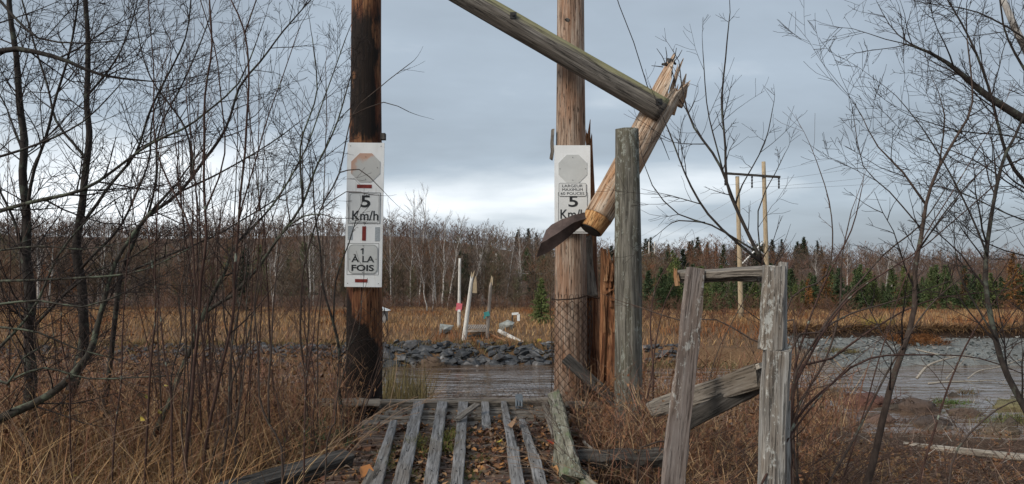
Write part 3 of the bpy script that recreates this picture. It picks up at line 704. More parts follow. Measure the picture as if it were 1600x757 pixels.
board('rail', at(1022, 640, 6.4), at(1192, 588, 4.95), .13, .10, M['deck_grey'], parent=fb, w1=.155, seed=68, nrm=(0, -1, .25), ragend=.03, n=16)
board('rail_cap', at(1028, 626, 6.35), at(1192, 571, 4.94), .09, .035, M['drift'], parent=fb, seed=69, nrm=(-.1, -.5, 1), ragend=.03)
tag(board('dark_strip', at(1060, 668, 5.8), at(1190, 596, 5.05), .12, .06, M['dark_timber'], seed=70, nrm=(0, -1, .3)), 'dark strip low under the slanting grey rail', 'board')  # dark strip running along below the grey rail

# ------------------------------------------------------------------ the deck
dk = empty('bridge_deck', Vector((-.47, 7.0, deck_z(7.0))), 'rotting timber deck with lengthwise grey running planks between the poles', 'deck')
rg = random.Random(12)
ties = []
Yt = 8.22
i = 0
while Yt > 3.6:
    xl = -1.47 + rg.uniform(-.10, .06) - .04 * (Yt - 8.3) + (0 if i else .12); xr = .50 + rg.uniform(-.05, .06) - .04 * (Yt - 8.3)
    top = deck_z(Yt) - .062 + rg.uniform(-.008, .006)
    w = rg.uniform(.13, .19)
    a = Vector((xl, Yt + rg.uniform(-.02, .02), top - .06)); b = Vector((xr, Yt + rg.uniform(-.02, .02), top - .06))
    matt = M['deck_grey'] if i < 3 else M['deck_brown']
    # broken into two where the photograph shows gaps
    if i in (4, 7, 9):
        c_ = a.lerp(b, rg.uniform(.3, .6)); board('tie', a, c_, w, .12, matt, (0, 0, 1), dk, seed=100 + i, rag=.02, ragend=.09)
        board('tie', c_ + Vector((.12, 0, -.01)), b, w, .12, matt, (0, 0, 1), dk, seed=130 + i, rag=.02, ragend=.09)
    else: board('tie', a, b, w, .12, matt, (0, 0, 1), dk, seed=100 + i, rag=.02, ragend=.09, n=14)
    Yt -= w + rg.uniform(.03, .11); i += 1
# end beams at the river side
E0 = lambda x, y, Y: at(x, y, Y)
board('end_beam', at(566, 633, 8.52), at(880, 630, 8.50), .09, .10, M['deck_grey'], (0, -.3, 1), dk, seed=81, rag=.016, ragend=.05, n=22)
board('end_beam', at(604, 646, 8.38), at(885, 642, 8.36), .07, .08, M['deck_grey'], (0, -.5, 1), dk, seed=82, rag=.02, ragend=.06, n=22)
spikes('splintered_corner', [(at(572 + rg.uniform(-8, 10), 668 + k * 1.2, 8.25), at(598 + rg.uniform(0, 26), 634 + k * 2.4, 8.35), .05, .03) for k in range(9)], M['split'], dk, 4)
spikes('splintered_corner', [(at(845 + rg.uniform(-8, 20), 650 - k, 8.25), at(862 + rg.uniform(0, 6), 630 + k * 1.4, 8.3), .05, .03) for k in range(5)], M['split'], dk, 7)
def run(pa, pb, w, w1, seed, t=.045, mat='deck_plank', name='running_plank', dz=0):
    w *= .92; w1 *= .86
    a = deck(*pa, dz=dz); b = deck(*pb, dz=dz); n_ = Vector((0, -SL, 1)); a = a - n_ * t / 2; b = b - n_ * t / 2
    board(name, b, a, w1, t, M[mat], (0, -SL, 1), dk, w1=w, seed=seed, rag=.006, warp=.0015, ragend=.03, n=26)
run((615, 656), (581, 775), .072, .125, 91); run((655, 627), (621, 775), .125, .135, 92); run((691, 627), (669, 775), .122, .118, 93)
run((724, 627), (712, 775), .115, .105, 94, mat='deck_plank'); run((758, 625), (760, 664), .09, .10, 95)
run((787, 626), (801, 700), .07, .095, 96); run((801, 697), (812, 775), .115, .11, 97, dz=.004)
run((816, 655), (833, 708), .07, .09, 98); run((834, 709), (850, 775), .10, .11, 99, dz=.003)
run((851, 628), (868, 678), .075, .085, 101, mat='deck_grey'); run((871, 683), (870, 727), .06, .08, 102, mat='mossy')
m_ = MB(); rg = random.Random(3)
for (x0, y0), (x1, y1) in (((615, 660), (581, 775)), ((655, 632), (621, 775)), ((691, 632), (669, 775)), ((724, 632), (712, 775)), ((787, 632), (812, 775)), ((820, 665), (850, 775))):
    for k in range(5):
        f = (k + .5 + rg.uniform(-.2, .2)) / 5; p = deck(x0 + (x1 - x0) * f + rg.uniform(-3, 3), y0 + (y1 - y0) * f, .004); m_.tube([p, p + Vector((0, 0, .006))], [.006, .005], 6)
m_.build('nail_heads', M['steel'], dk, kind='stuff')
# mossy kerb timber along the right edge
a = deck(866, 618, .10); b = deck(893, 745, .03)
board('mossy_kerb', b, a, .15, .11, M['mossy'], (-.35, -.1, 1), dk, w1=.13, seed=103, rag=.022, ragend=.10, n=24)
a = deck(897, 738, -.01); b = deck(925, 765, -.03); board('kerb_end', b, a, .09, .07, M['mossy'], (-.3, -.1, 1), dk, seed=104, rag=.03, ragend=.06)
tag(board('loose_board', deck(713, 656, .03), deck(746, 632, .09), .07, .02, M['deck_grey'], (0, -.3, 1), seed=105, rag=.006, warp=0, n=4), 'short loose board lying slantwise over the far ends of the running planks', 'board')
tag(board('loose_board', deck(566, 775, -.02), deck(585, 735, .0), .08, .03, M['deck_grey'], (.3, -.1, 1), seed=106, rag=.006, warp=0, n=4), 'short brown board end beside the left running plank at the bottom edge', 'board')
tag(board('side_timber', Vector((at(500, 630, 8.75).x, 8.45, at(500, 630, 8.45).z)), Vector((at(592, 630, 8.3).x, 8.36, at(592, 630, 8.36).z)), .085, .07, M['deck_grey'], (0, -1, .4), seed=107), 'pale squared timber reaching left past the foot of the dark pole', 'beam')
tag(board('side_timber', at(886, 634, 8.45), at(968, 633, 8.5), .075, .07, M['deck_grey'], (0, -1, .4), seed=108), 'grey squared timber reaching right behind the charred plank', 'beam')
la = at(425, 762, 5.6); lb = at(543, 717, 6.3)
tag(board('edge_timber', la - Vector((.5, .4, .03)), lb, .15, .12, M['dark_timber'], (0, -.6, 1), seed=109, rag=.02), 'dark wet squared timber on the litter left of the deck', 'timber')
tag(board('edge_timber', at(900, 716, 6.4), at(1040, 716, 6.3), .13, .10, M['dark_timber'], (0, -.6, 1), seed=110, rag=.03), 'dark timber lying in the dead canes right of the deck', 'timber')
tag(board('pale_stick', at(912, 690, 6.9), at(948, 725, 6.3), .022, .02, M['drift'], (0, -.6, 1), seed=111, rag=.004), 'thin pale stick lying beside the mossy kerb timber', 'stick')
# blue grey hose bracket near the deck end
hz = empty('blue_bracket', deck(811, 627, .02), 'small blue grey ribbed bracket standing at the river end of the deck', 'bracket')
m_ = MB(); a = at(811, 636, 8.28); b = at(811, 619, 8.40)
m_.box(a.lerp(b, .5), .075, .02, (b - a).length, Matrix.Rotation(R(-12), 3, 'X')); m_.build('back_plate', M['blue_thing'], hz, smooth=False)
for dx in (-.03, 0, .03):
    m_ = MB(); m_.tube([a + Vector((dx, -.012, 0)), b + Vector((dx, -.012, 0))], [.010, .010], 6); m_.build('rib', M['blue_thing'], hz)

# ------------------------------------------------------------------ chain link netting and wires
def chainlink(mb, S, nu, nv, r, wob=0.0):
    """zigzag wires over the surface S(u, v), u and v in 0..1: two sets of diagonals that hook round each other"""
    for k in range(nu + 1):
        for sgn in (1, -1):
            pts = []
            for i in range(nv + 1):
                uu = (k + (.5 * sgn if i % 2 else 0)) / nu
                if uu < -.01 or uu > 1.01: uu = min(max(uu, 0), 1)
                p = S(uu, i / nv)
                pts.append(p + Vector((noise.noise(p * 3) * wob, noise.noise(p * 3 + Vector((9, 0, 0))) * wob, noise.noise(p * 3 + Vector((0, 9, 0))) * wob)))
            mb.tube(pts, [r] * len(pts), 3, cap=False)
def Sn(uu, vv):
    px = 863 + 62 * uu + 6 * noise.noise(Vector((uu * 2, vv * 3, 0))) ; py = 470 + 172 * vv
    a = (uu - .42) * 3.1; p = at(px, py, YR)
    return Vector((base_r.x + math.sin(a) * .225 * (1 if abs(a) < 1.5 else 1), YR - math.cos(a) * .225 - .01, p.z)) if uu < .93 else Vector((p.x, YR + .05, p.z))
nt_ = empty('wire_netting', base_r + Vector((0, -.2, .9)), 'rusty diamond wire netting wrapped round the foot of the pale pole', 'wire netting')
m_ = MB(); chainlink(m_, Sn, 7, 26, .0040, .02); m_.build('mesh', M['wire'], nt_, kind='stuff')
m_ = MB(); m_.tube([at(862, 467, 8.52), at(870, 469, 8.50), at(890, 468, 8.48), at(905, 466, 8.5), at(917, 462, 8.55), at(932, 466, 8.6), at(940, 466, 8.6)], [.008] * 7, 5); m_.build('top_wire', M['wire'], nt_)
for k in range(6):
    m_ = MB(); x = 866 + k * 9; m_.tube([at(x - 3.5, 469, 8.5), at(x - 2, 461, 8.49), at(x + 2, 461, 8.49), at(x + 3.5, 469, 8.5)], [.0035] * 4, 4); m_.build('barb', M['wire'], nt_)
nt2 = empty('wire_netting', base_l + Vector((0, -.2, .9)), 'tangled wire netting clinging round the charred foot of the dark pole', 'wire netting')
def Sn2(uu, vv):
    a = (uu - .5) * 3.3; p = at(570, 478 + 125 * vv + 22 * (uu - .5) * math.sin(vv * 5), YL); rr = .235 + .04 * noise.noise(Vector((uu * 4, vv * 4, 3)))
    return Vector((base_l.x + math.sin(a) * rr, YL - math.cos(a) * rr, p.z))
m_ = MB(); chainlink(m_, Sn2, 6, 16, .0036, .06); m_.build('mesh', M['wire'], nt2, kind='stuff')
nt3 = empty('wire_netting', at(740, 600, 11), 'fallen side netting of the bridge sagging over the water past the deck', 'wire netting')
def Sn3(uu, vv):
    Y = 9.2 + 5.2 * vv; px = (700 + 162 * uu); py = 618 - 44 * vv * (.35 + .65 * min(1, uu * 1.6)) - 6 * math.sin(uu * 3.1) * vv
    return at(px, py, Y)
m_ = MB(); chainlink(m_, Sn3, 22, 20, .0022, .05); m_.build('mesh', M['net_wire'], nt3, kind='stuff')
tag(MB() and (lambda m: (m.tube([at(955, -30, 8.6), at(968, 10, 8.6), at(990, 66, 8.6), at(1013, 140, 8.6)], [.0055] * 4, 5), m.build('hanging_cable', M['cable'], loc=at(1013, 140, 8.6)))[1])(MB()), 'thin black cable hanging out of the sky to the end of the beam', 'cable')
m_ = MB(); m_.tube([at(1010, 168, 8.3), at(1014, 196, 8.3), at(1030, 240, 8.32), at(1048, 262, 8.4)], [.004] * 4, 4)

# ================================================================== FAR BANK
# riprap: every stone its own part of the embankment
def rock_meshes(n, seed, flat=.55):
    out = []; rg = random.Random(seed)
    for k in range(n):
        bm = bmesh.new()
        for i in range(13):
            v = Vector((rg.gauss(0, 1), rg.gauss(0, 1), rg.gauss(0, 1))).normalized() * rg.uniform(.38, .56)
            bm.verts.new((v.x * 1.35, v.y * .95, v.z * flat * 1.25))
        bmesh.ops.convex_hull(bm, input=bm.verts)
        for v in [v for v in bm.verts if not v.link_faces]: bm.verts.remove(v)
        me = bpy.data.meshes.new('rock'); bm.to_mesh(me); bm.free(); me.materials.append(M['rock']); out.append(me)
    return out
RM = rock_meshes(12, 5)
rr_ = random.Random(77)
emb = empty('riprap_embankment', (0, 46, -3.4), 'bank of grey slate boulders along the far waterline', 'embankment')
cnt = 0
for k in range(300):
    px = rr_.uniform(585, 872) if k < 240 else rr_.choice([rr_.uniform(395, 545), rr_.uniform(925, 1035)])
    row = rr_.random()
    Y = 45.0 + 2.9 * row; x = (px - 800) * Y / F
    z = gz(x, Y) + rr_.uniform(-.05, .15) ; sz = rr_.uniform(.38, .92) * (1.1 - .25 * row)
    if rr_.random() < .12: sz *= 1.45
    me = RM[rr_.randrange(len(RM))]
    o = bpy.data.objects.new('rock', me); COL.objects.link(o); o.parent = emb
    o.location = Vector((x, Y, z)) - Vector(emb.location); o.scale = (sz * rr_.uniform(.8, 1.3), sz, sz * rr_.uniform(.7, 1.1)); o.rotation_euler = (rr_.uniform(-.5, .5), rr_.uniform(-.4, .4), rr_.uniform(0, 6.28))
bmr = bmesh.new()
for k in range(1300):
    px = rr_.uniform(-60, 1060); Y = 44.9 + 2.6 * rr_.random(); x = (px - 800) * Y / F; sz = rr_.uniform(.18, .6)
    tmp = bmesh.new(); tmp.from_mesh(RM[rr_.randrange(12)]); n0 = len(bmr.verts)
    Mx = Matrix.Translation(Vector((x, Y, gz(x, Y) + rr_.uniform(-.05, .08))) - Vector(emb.location)) @ Matrix.Rotation(rr_.uniform(0, 6.28), 4, 'Z') @ Matrix.Diagonal((sz * 1.2, sz, sz * .9, 1))
    vs = [bmr.verts.new(Mx @ v.co) for v in tmp.verts]; tmp.verts.index_update()
    for f in tmp.faces: bmr.faces.new([vs[v.index] for v in f.verts])
    tmp.free()
me = bpy.data.meshes.new('small_rocks'); bmr.to_mesh(me); bmr.free(); o = link('small_rocks', me, M['rock']); o.parent = emb; tag(o, kind='stuff')
def gp(px, Y): x = (px - 800) * Y / F; return Vector((x, Y, gz(x, Y)))
def fog(px, py, Y0=30, Y1=300):
    """ground point seen at a pixel on the far bank (march along the ray)"""
    d = ray(px, py); d = d / d.y; Y = Y0
    while Y < Y1:
        p = CAM + d * Y
        if p.z <= gz(p.x, p.y): return p
        Y += .25
    return CAM + d * Y1
def boulder(name, px, Y, w, h, label, seed):
    me = rock_meshes(1, seed, .8)[0]; me.materials[0] = M['boulder']; p = gp(px, Y)
    bm = bmesh.new(); bm.from_mesh(me); bmesh.ops.subdivide_edges(bm, edges=bm.edges, cuts=2, use_grid_fill=True)
    for v in bm.verts: v.co += Vector([noise.noise(v.co * 3 + Vector((i * 7, 0, 0))) for i in range(3)]) * .06
    bm.to_mesh(me); bm.free()
    o = link(name, me, None, None, loc=p + Vector((0, 0, h * .3))); o.scale = (w / 1.2, w / 1.3, h / .9); tag(o, label, 'boulder')
    return o
o = boulder('boulder', 694, 53, 1.25, .85, 'pale slanted boulder in the dry grass left of the white broken poles', 3); o.rotation_euler = (0, -.35, .3)
o = boulder('boulder', 790, 55, 1.15, .95, 'squarish pale boulder in the dry grass beside the little white marker', 8)
def far_pole(label, b, t, Y, w0, w1, mat, seed, Yt=None, **k):
    a = at(*b, Y); c = at(*t, Yt or Y); root = empty('old_pole', a, label, 'pole')
    log('shaft', a - (c - a).normalized() * .4, c, w0 / 2, w1 / 2, mat, root, seed=seed, sides=12, seg=16, disp=.04, **k); return root
p_ = far_pole('thin straight pale pole with pink tape standing far across the river', (717, 504), (718.5, 404), 56, .25, .18, M['white_pole'], 61)
m_ = MB(); m_.box(at(717.3, 480, 55.8), .42, .1, .55, Matrix.Rotation(R(8), 3, 'Y')); m_.build('pink_tape', M['pink'], p_, smooth=False)
m_ = MB(); m_.box(at(717.3, 486, 55.7), .2, .06, .18); m_.build('white_tag', M['white_paint'], p_, smooth=False)
p_ = far_pole('leaning white broken pole with a split top across the river', (725, 532), (738, 428), 50, .34, .20, M['white_pole'], 62, jag1=.5)
spikes('splinter', [(at(741, 458, 50), at(743, 432, 50), .30, .1), (at(738, 436, 50), at(741, 423, 50), .12, .08), (at(737, 436, 50), at(737, 425, 50), .10, .08)], M['orange_wood'], p_, 3)
p_ = far_pole('grey broken pole with teal tape and raw orange top across the river', (761, 528), (767, 440), 51, .26, .2, M['far_grey'], 63, jag1=.3)
spikes('splinter', [(at(767, 446, 51), at(768, 431, 51), .20, .12), (at(768, 442, 51), at(770, 433, 51), .10, .08)], M['orange_wood'], p_, 4)
m_ = MB(); m_.box(at(760.5, 491, 50.8), .36, .1, .3, Matrix.Rotation(R(-14), 3, 'Y')); m_.box(at(757, 496, 50.8), .12, .08, .2); m_.build('teal_tape', M['teal'], p_, smooth=False)
tag(log('fallen_log', at(779, 517, 53), at(824, 541, 49), .14, .16, M['white_pole'], seed=64, sides=12, seg=12, jag0=.2), 'thick white log fallen on the far bank above the slate stones', 'log')
for k, (a, b) in enumerate((((764, 521), (797, 536)), ((767, 525), (803, 538)))):
    tag(board('fallen_plank', at(*a, 51.5), at(*b, 49.5), .13, .06, M['split'], (0, -.5, 1), seed=65 + k), ('upper' if k == 0 else 'lower') + ' of two thin reddish planks lying left of the fallen white log', 'plank')
rd_ = empty('ramp_deck', at(745, 516, 51.5), 'collapsed slatted ramp between the white and the grey broken poles', 'ramp')
for k in range(9):
    x = 731 + k * 3.4; board('slat', at(x - 2, 514.5, 51), at(x + 2.5, 508, 53.5), .10, .06, M['far_grey'], (0, -.4, 1), rd_, seed=70 + k, n=3)
board('edge_beam', at(728, 518, 51), at(762, 517, 51), .16, .14, M['far_grey'], (0, -1, .2), rd_, seed=79); board('edge_beam', at(731, 526, 50.6), at(752, 522, 50.6), .12, .14, M['dark_timber'], (0, -1, .2), rd_, seed=80)
mk = empty('white_marker', gp(805, 57), 'small white hooked marker on a dark post near the square boulder', 'marker')
m_ = MB(); m_.tube([gp(801, 57) - Vector((0, 0, .2)), at(800.5, 490, 57)], [.06, .05], 6); m_.build('post', M['dark_timber'], mk)
m_ = MB(); m_.box(at(805, 490.5, 56.9), .50, .08, .17, Matrix.Rotation(R(-4), 3, 'Y')); m_.build('arm', M['white_paint'], mk, smooth=False)
m_ = MB(); m_.box(at(810, 496.5, 56.9), .20, .08, .50); m_.build('plate', M['white_paint'], mk, smooth=False)
ys_ = empty('tape_stake', gp(840, 49.5), 'yellow taped stake leaning on the far bank', 'stake')
m_ = MB(); m_.tube([at(837, 545, 49.5), at(842, 530, 49.5)], [.05, .05], 5); m_.build('stake', M['yellow'], ys_)
m_ = MB(); m_.box(at(842.5, 531.5, 49.45), .24, .06, .14, Matrix.Rotation(R(-15), 3, 'Y')); m_.build('flag', M['yellow'], ys_, smooth=False)
sh = empty('shed', gp(590, 62), 'small grey shed with a white roof half hidden by the dark pole', 'shed')
c = at(588, 497, 62)
m_ = MB(); m_.box(Vector((c.x, 62.6, c.z - .1)), 1.5, 1.2, 1.5); m_.build('wall', M['shed'], sh, smooth=False)
m_ = MB(); zb = at(588, 486, 62).z; zt = at(588, 479, 62).z
V = [(c.x - .95, 61.7, zb), (c.x + .95, 61.7, zb), (c.x + .95, 63.5, zb), (c.x - .95, 63.5, zb), (c.x - .1, 61.7, zt + .05), (c.x - .1, 63.5, zt + .05)]
m_.v = [Vector(v) for v in V]; m_.f = [(0, 3, 2, 1), (0, 1, 4), (2, 3, 5), (1, 2, 5, 4), (3, 0, 4, 5)]; m_.build('roof', M['white_paint'], sh, smooth=False)
# transmission line: H-frame on the right, its far twin, and the cables
hf = empty('transmission_frame', gp(1175, 66), 'tall H shaped pair of yellow wooden power poles behind the railing', 'power pole')
def hpole(px0, py0, px1, py1, Y, r, mat, root): log('pole', at(px0, py0, Y) - Vector((0, 0, .5)), at(px1, py1, Y), r, r * .72, mat, root, seed=int(px0), sides=12, seg=14, disp=.03)
hpole(1158, 490, 1152, 276, 66, .23, M['orange_wood'], hf); hpole(1200, 492, 1193, 253, 66, .23, M['orange_wood'], hf)
board('crossarm', at(1131, 271, 65.8), at(1219, 277, 65.8), .20, .16, M['dark_timber'], parent=hf, seed=1)
for a, b in (((1160, 412), (1193, 378)), ((1168, 376), (1193, 398))):
    m_ = MB(); m_.tube([at(*a, 65.7), at(*b, 65.7)], [.075, .075], 5); m_.build('brace', M['white_paint'], hf)
for px, y0, y1 in ((1133, 272, 290), (1175, 275, 294), (1217, 277, 295)):
    m_ = MB(); pts = [at(px, y0 + (y1 - y0) * i / 8, 65.9) for i in range(9)]; m_.tube(pts, [.09 if i % 2 else .05 for i in range(9)], 6); m_.build('insulator', M['cable'], hf)
def cable(p0, p1, sag, r, label, mat, group):
    pts = [p0.lerp(p1, i / 24) - Vector((0, 0, sag * 4 * (i / 24) * (1 - i / 24))) for i in range(25)]
    m_ = MB(); m_.tube(pts, [r] * 25, 4); m_.build('power_cable', mat, loc=p0, label=label, cat='power cable', group=group)
GR = 'power cables strung from the tall wooden frame'
for k, (px, py) in enumerate(((1133, 290), (1175, 294), (1217, 295))):
    nm = ('left', 'middle', 'right')[k]
    cable(at(px, py, 65.9), at(1830 + 90 * k, 150 + k * 25, 60), .9, .010, 'cable running right from the ' + nm + ' insulator of the tall frame', M['far_cable_dark'], GR)
    cable(at(px, py, 65.9), at(752 + k * 17, 412, 165), 4.5, .012, 'cable running left from the ' + nm + ' insulator to the far frame', M['far_cable'], GR)
cable(at(1155, 277, 66), at(1850, 90, 60), .8, .008, 'thin top wire running right above the other cables of the tall frame', M['far_cable_dark'], GR)
hf2 = empty('transmission_frame', gp(765, 165), 'distant pale H shaped power frame before the wooded hill', 'power pole')
hpole(750.5, 480, 750.5, 398, 165, .26, M['white_pole'], hf2); hpole(775.5, 480, 775.5, 396, 165, .26, M['white_pole'], hf2)
board('crossarm', at(733, 410, 164.8), at(787, 409, 164.8), .24, .2, M['white_pole'], parent=hf2, seed=2)
m_ = MB(); m_.tube([at(787, 409, 164.7), at(787, 417, 164.7)], [.13, .13], 5); m_.build('insulator', M['white_paint'], hf2)
for k, px in enumerate((1014, 1023)):
    a = at(px, 400, 240); r_ = empty('distant_pole', a, ('left' if k == 0 else 'right') + ' of two tiny pale poles on the skyline right of the grey post', 'pole'); log('shaft', a, at(px, 378, 240), .25, .2, M['white_pole'], r_, seed=k, sides=8, seg=4)
for k, px in enumerate((845, 852)):
    pass

# ================================================================== VEGETATION
RS = np.random.default_rng(4)
def norm(D): return D / (np.linalg.norm(D, axis=1, keepdims=True) + 1e-9)
def bare_tree_cloud(base, h, K, cols, rs, spread=.30, tw=.02, up=1.0, trunkw=.10):
    """many leafless trees at once: trunks, limbs and sprays of twigs, all thin faces"""
    n = len(base); bC = cols
    lean = rs.normal(0, .04, (n, 3)); lean[:, 2] = 1; lean = norm(lean)
    tV, tT = slivers(np.repeat(base, 2, 0) - [0, 0, .3], np.repeat(lean, 2, 0), np.repeat(h, 2), np.repeat(h * .012 + trunkw * .3, 2), rs)
    parts = [(tV, tT, np.repeat(np.repeat(bC, 2, 0) * 1.15, 3, 0))]
    k1 = max(6, K // 9); k2 = K - k1
    i1 = np.repeat(np.arange(n), k1); f = rs.uniform(.12, .97, n * k1) ** .9
    P = base[i1] + lean[i1] * (h[i1] * f)[:, None]
    a = rs.uniform(0, 6.283, n * k1); el = rs.uniform(.35, 1.25, n * k1) * up
    D = norm(np.stack([np.cos(a), np.sin(a), el * 1.2], 1)); L = h[i1] * spread * (1.15 - f * .7) * rs.uniform(.5, 1.2, n * k1)
    v, t = slivers(P, D, L, np.maximum(h[i1] * .0035, tw), rs); parts.append((v, t, np.repeat(bC[i1], 3, 0)))
    m = n * k2; i2 = rs.integers(0, n * k1, m); g_ = rs.uniform(.2, 1.0, m)
    P2 = P[i2] + D[i2] * (L[i2] * g_)[:, None]; D2 = norm(D[i2] + rs.normal(0, .55, (m, 3)) + [0, 0, .45]); L2 = L[i2] * rs.uniform(.25, .7, m)
    v, t = slivers(P2, D2, L2, np.full(m, tw) * rs.uniform(.5, 1.1, m), rs); parts.append((v, t, np.repeat(bC[i1][i2] * rs.uniform(.75, 1.3, (m, 1)), 3, 0)))
    return cat(*parts)
def scatter(n, px0, px1, Y0, Y1, rs, off=0.0):
    Y = np.sqrt(rs.uniform(Y0 ** 2, Y1 ** 2, n)); px = rs.uniform(px0, px1, n); x = (px - 800) * Y / F
    return np.stack([x, Y, gz_np(x, Y) + off], 1)
BR = [(.13, .092, .064), (.155, .098, .062), (.12, .096, .076), (.18, .10, .062), (.10, .082, .066), (.17, .13, .098), (.11, .10, .06)]
PU = [(.13, .10, .09), (.15, .108, .094), (.12, .096, .09), (.155, .11, .088)]
def forest():
    parts = []
    def band(n, px0, px1, Y0, Y1, h0, h1, K, P, **k):
        b = scatter(n, px0, px1, Y0, Y1, RS); h = RS.uniform(h0, h1, n); cl = np.array([noise.noise(Vector((p[0] * .045, p[1] * .03, 2.0))) for p in b]); c2 = np.array([noise.noise(Vector((p[0] * .05, p[1] * .03, 9.0))) for p in b])
        h = h * (1 + .35 * cl); c = pal(RS, n, P) * (1 + .35 * c2[:, None]); rd = smooth01(.08, .4, cl)[:, None]; c = c * (1 - rd) + c * np.array([1.18, .90, .74]) * rd
        parts.append(bare_tree_cloud(b, h, K, c, RS, **k))
    band(300, -140, 1020, 84, 104, 2.8, 6.8, 420, BR, tw=.045)
    band(45, -140, 900, 86, 110, 7.0, 9.5, 420, BR, tw=.045)
    band(90, 1000, 1800, 92, 112, 2.5, 4.2, 300, BR, tw=.045)
    band(620, -150, 1040, 104, 185, 5.0, 8.0, 170, BR, tw=.06, trunkw=.15)
    band(480, 980, 1800, 112, 200, 4.0, 6.5, 170, BR[:3] + PU, tw=.06, trunkw=.15)
    band(3000, -200, 1800, 175, 300, 4.5, 8.5, 75, PU + BR[:3], tw=.10, trunkw=.15)
    band(2200, -200, 1800, 275, 350, 5, 8, 60, PU + BR[:2], tw=.12, trunkw=.2)
    V, T, C = cat(*parts)
    o = link('leafless_wood', np_mesh('leafless_wood', V, T, C), M['wood_mass'])
    tag(o, 'reddish brown leafless wood covering the hillside across the river', 'woodland', kind='stuff')
forest()
# low scrub at the wood's foot and on the field
def field_grass():
    rs = np.random.default_rng(9); parts = []
    n = 46000; b = scatter(n, -120, 1800, 46.6, 92, rs)
    keep = ~((b[:, 0] > 17.5) & (b[:, 1] < 53.6)) & (b[:, 1] > 47.2)
    b = b[keep]; n = len(b)
    cl = np.array([noise.noise(Vector((p[0] * .16, p[1] * .16, 0))) for p in b])
    C = pal(rs, n, [(.40, .235, .105), (.34, .195, .09), (.46, .30, .15), (.27, .145, .07), (.30, .18, .11)], .2)
    red = smooth01(.05, .35, cl)[:, None]; C = C * (1 - red) + C * np.array([.72, .52, .45]) * red
    hh = rs.uniform(.35, .8, n) * (1 + .4 * cl) * (1 - .45 * smooth01(58, 82, b[:, 1]))
    right = b[:, 0] > 17; hh[right] *= 1.15
    D = norm(np.stack([rs.normal(0, .25, n), rs.normal(0, .25, n), np.ones(n)], 1))
    parts.append(blades(b - [0, 0, .05], D, hh, rs.uniform(.03, .07, n), .3, rs, C))
    V, T, Cc = cat(*parts)
    tag(link('dry_field_grass', np_mesh('dry_field_grass', V, T, Cc), M['plant']), 'orange brown dry grass covering the far bank', 'grass', kind='stuff')
    # reddish scrub in front of the wood and down the bank
    parts = []
    for (n, a, b_, y0, y1, h0, h1) in ((150, 900, 1330, 55, 80, .8, 2.0), (150, -100, 620, 66, 84, .8, 2.0), (110, 590, 880, 74, 86, .7, 1.7), (60, 1300, 1750, 60, 86, .6, 1.4)):
        bb = scatter(n, a, b_, y0, y1, rs); parts.append(bare_tree_cloud(bb, rs.uniform(h0, h1, n), 170, pal(rs, n, [(.15, .075, .05), (.12, .07, .05), (.17, .10, .065)]), rs, spread=.55, tw=.022, trunkw=.03))
    V, T, Cc = cat(*parts)
    tag(link('reddish_scrub', np_mesh('reddish_scrub', V, T, Cc), M['plant']), 'reddish leafless scrub between the dry field and the wood', 'scrub', kind='stuff')
    n = 5200; x = rs.uniform(16.5, 50, n); Y = rs.uniform(45.0, 53.2, n); b = np.stack([x, Y, gz_np(x, Y) + .10], 1); big = rs.random(n) ** 5
    V, T, Cc = leaves(b, .06 + .28 * big, rs, pal(rs, n, [(.20, .22, .22), (.24, .26, .255), (.15, .17, .17), (.23, .22, .20), (.28, .28, .265)], .15), .35)
    tag(link('gravel_stones', np_mesh('gravel_stones', V, T, Cc), M['plant']), 'grey stones strewn over the gravel shore on the far right', 'gravel', kind='stuff')
    # fringe hanging over the undercut edge on the right, and grass among the stones
    n = 9000; x = rs.uniform(17.5, 48, n); Y = 53.7 + rs.uniform(-.3, .9, n); b = np.stack([x, Y, gz_np(x, np.full(n, 54.2))], 1)
    D = norm(np.stack([rs.normal(0, .3, n), rs.uniform(-1.2, .0, n), rs.uniform(-.5, .8, n)], 1))
    p1 = blades(b, D, rs.uniform(.3, .8, n), rs.uniform(.03, .06, n), .5, rs, pal(rs, n, [(.24, .13, .06), (.16, .09, .05), (.28, .18, .09), (.09, .055, .04)]))
    n = 1500; x = rs.uniform(25.5, 28.8, n); Y = rs.uniform(50.6, 53.2, n); b = np.stack([x, Y, gz_np(x, Y) + .15], 1)
    D = norm(np.stack([rs.normal(-.4, .3, n), rs.uniform(-1.0, -.2, n), rs.uniform(-.2, .6, n)], 1))
    p2 = blades(b, D, rs.uniform(.4, .9, n), rs.uniform(.03, .06, n), .5, rs, pal(rs, n, [(.32, .15, .06), (.26, .12, .05)]))
    n = 5000; px = rs.uniform(-80, 880, n); Y = rs.uniform(46.6, 48.6, n); x = (px - 800) * Y / F; b = np.stack([x, Y, gz_np(x, Y)], 1)
    D = norm(np.stack([rs.normal(0, .4, n), rs.uniform(-.6, .2, n), np.ones(n)], 1))
    p3 = blades(b, D, rs.uniform(.2, .6, n), rs.uniform(.02, .05, n), .4, rs, pal(rs, n, [(.26, .16, .08), (.18, .12, .06), (.20, .17, .07)]))
    V, T, Cc = cat(p1, p2, p3)
    tag(link('bank_edge_grass', np_mesh('bank_edge_grass', V, T, Cc), M['plant']), 'brown grass hanging over the eroded edge of the far bank', 'grass', kind='stuff')
field_grass()

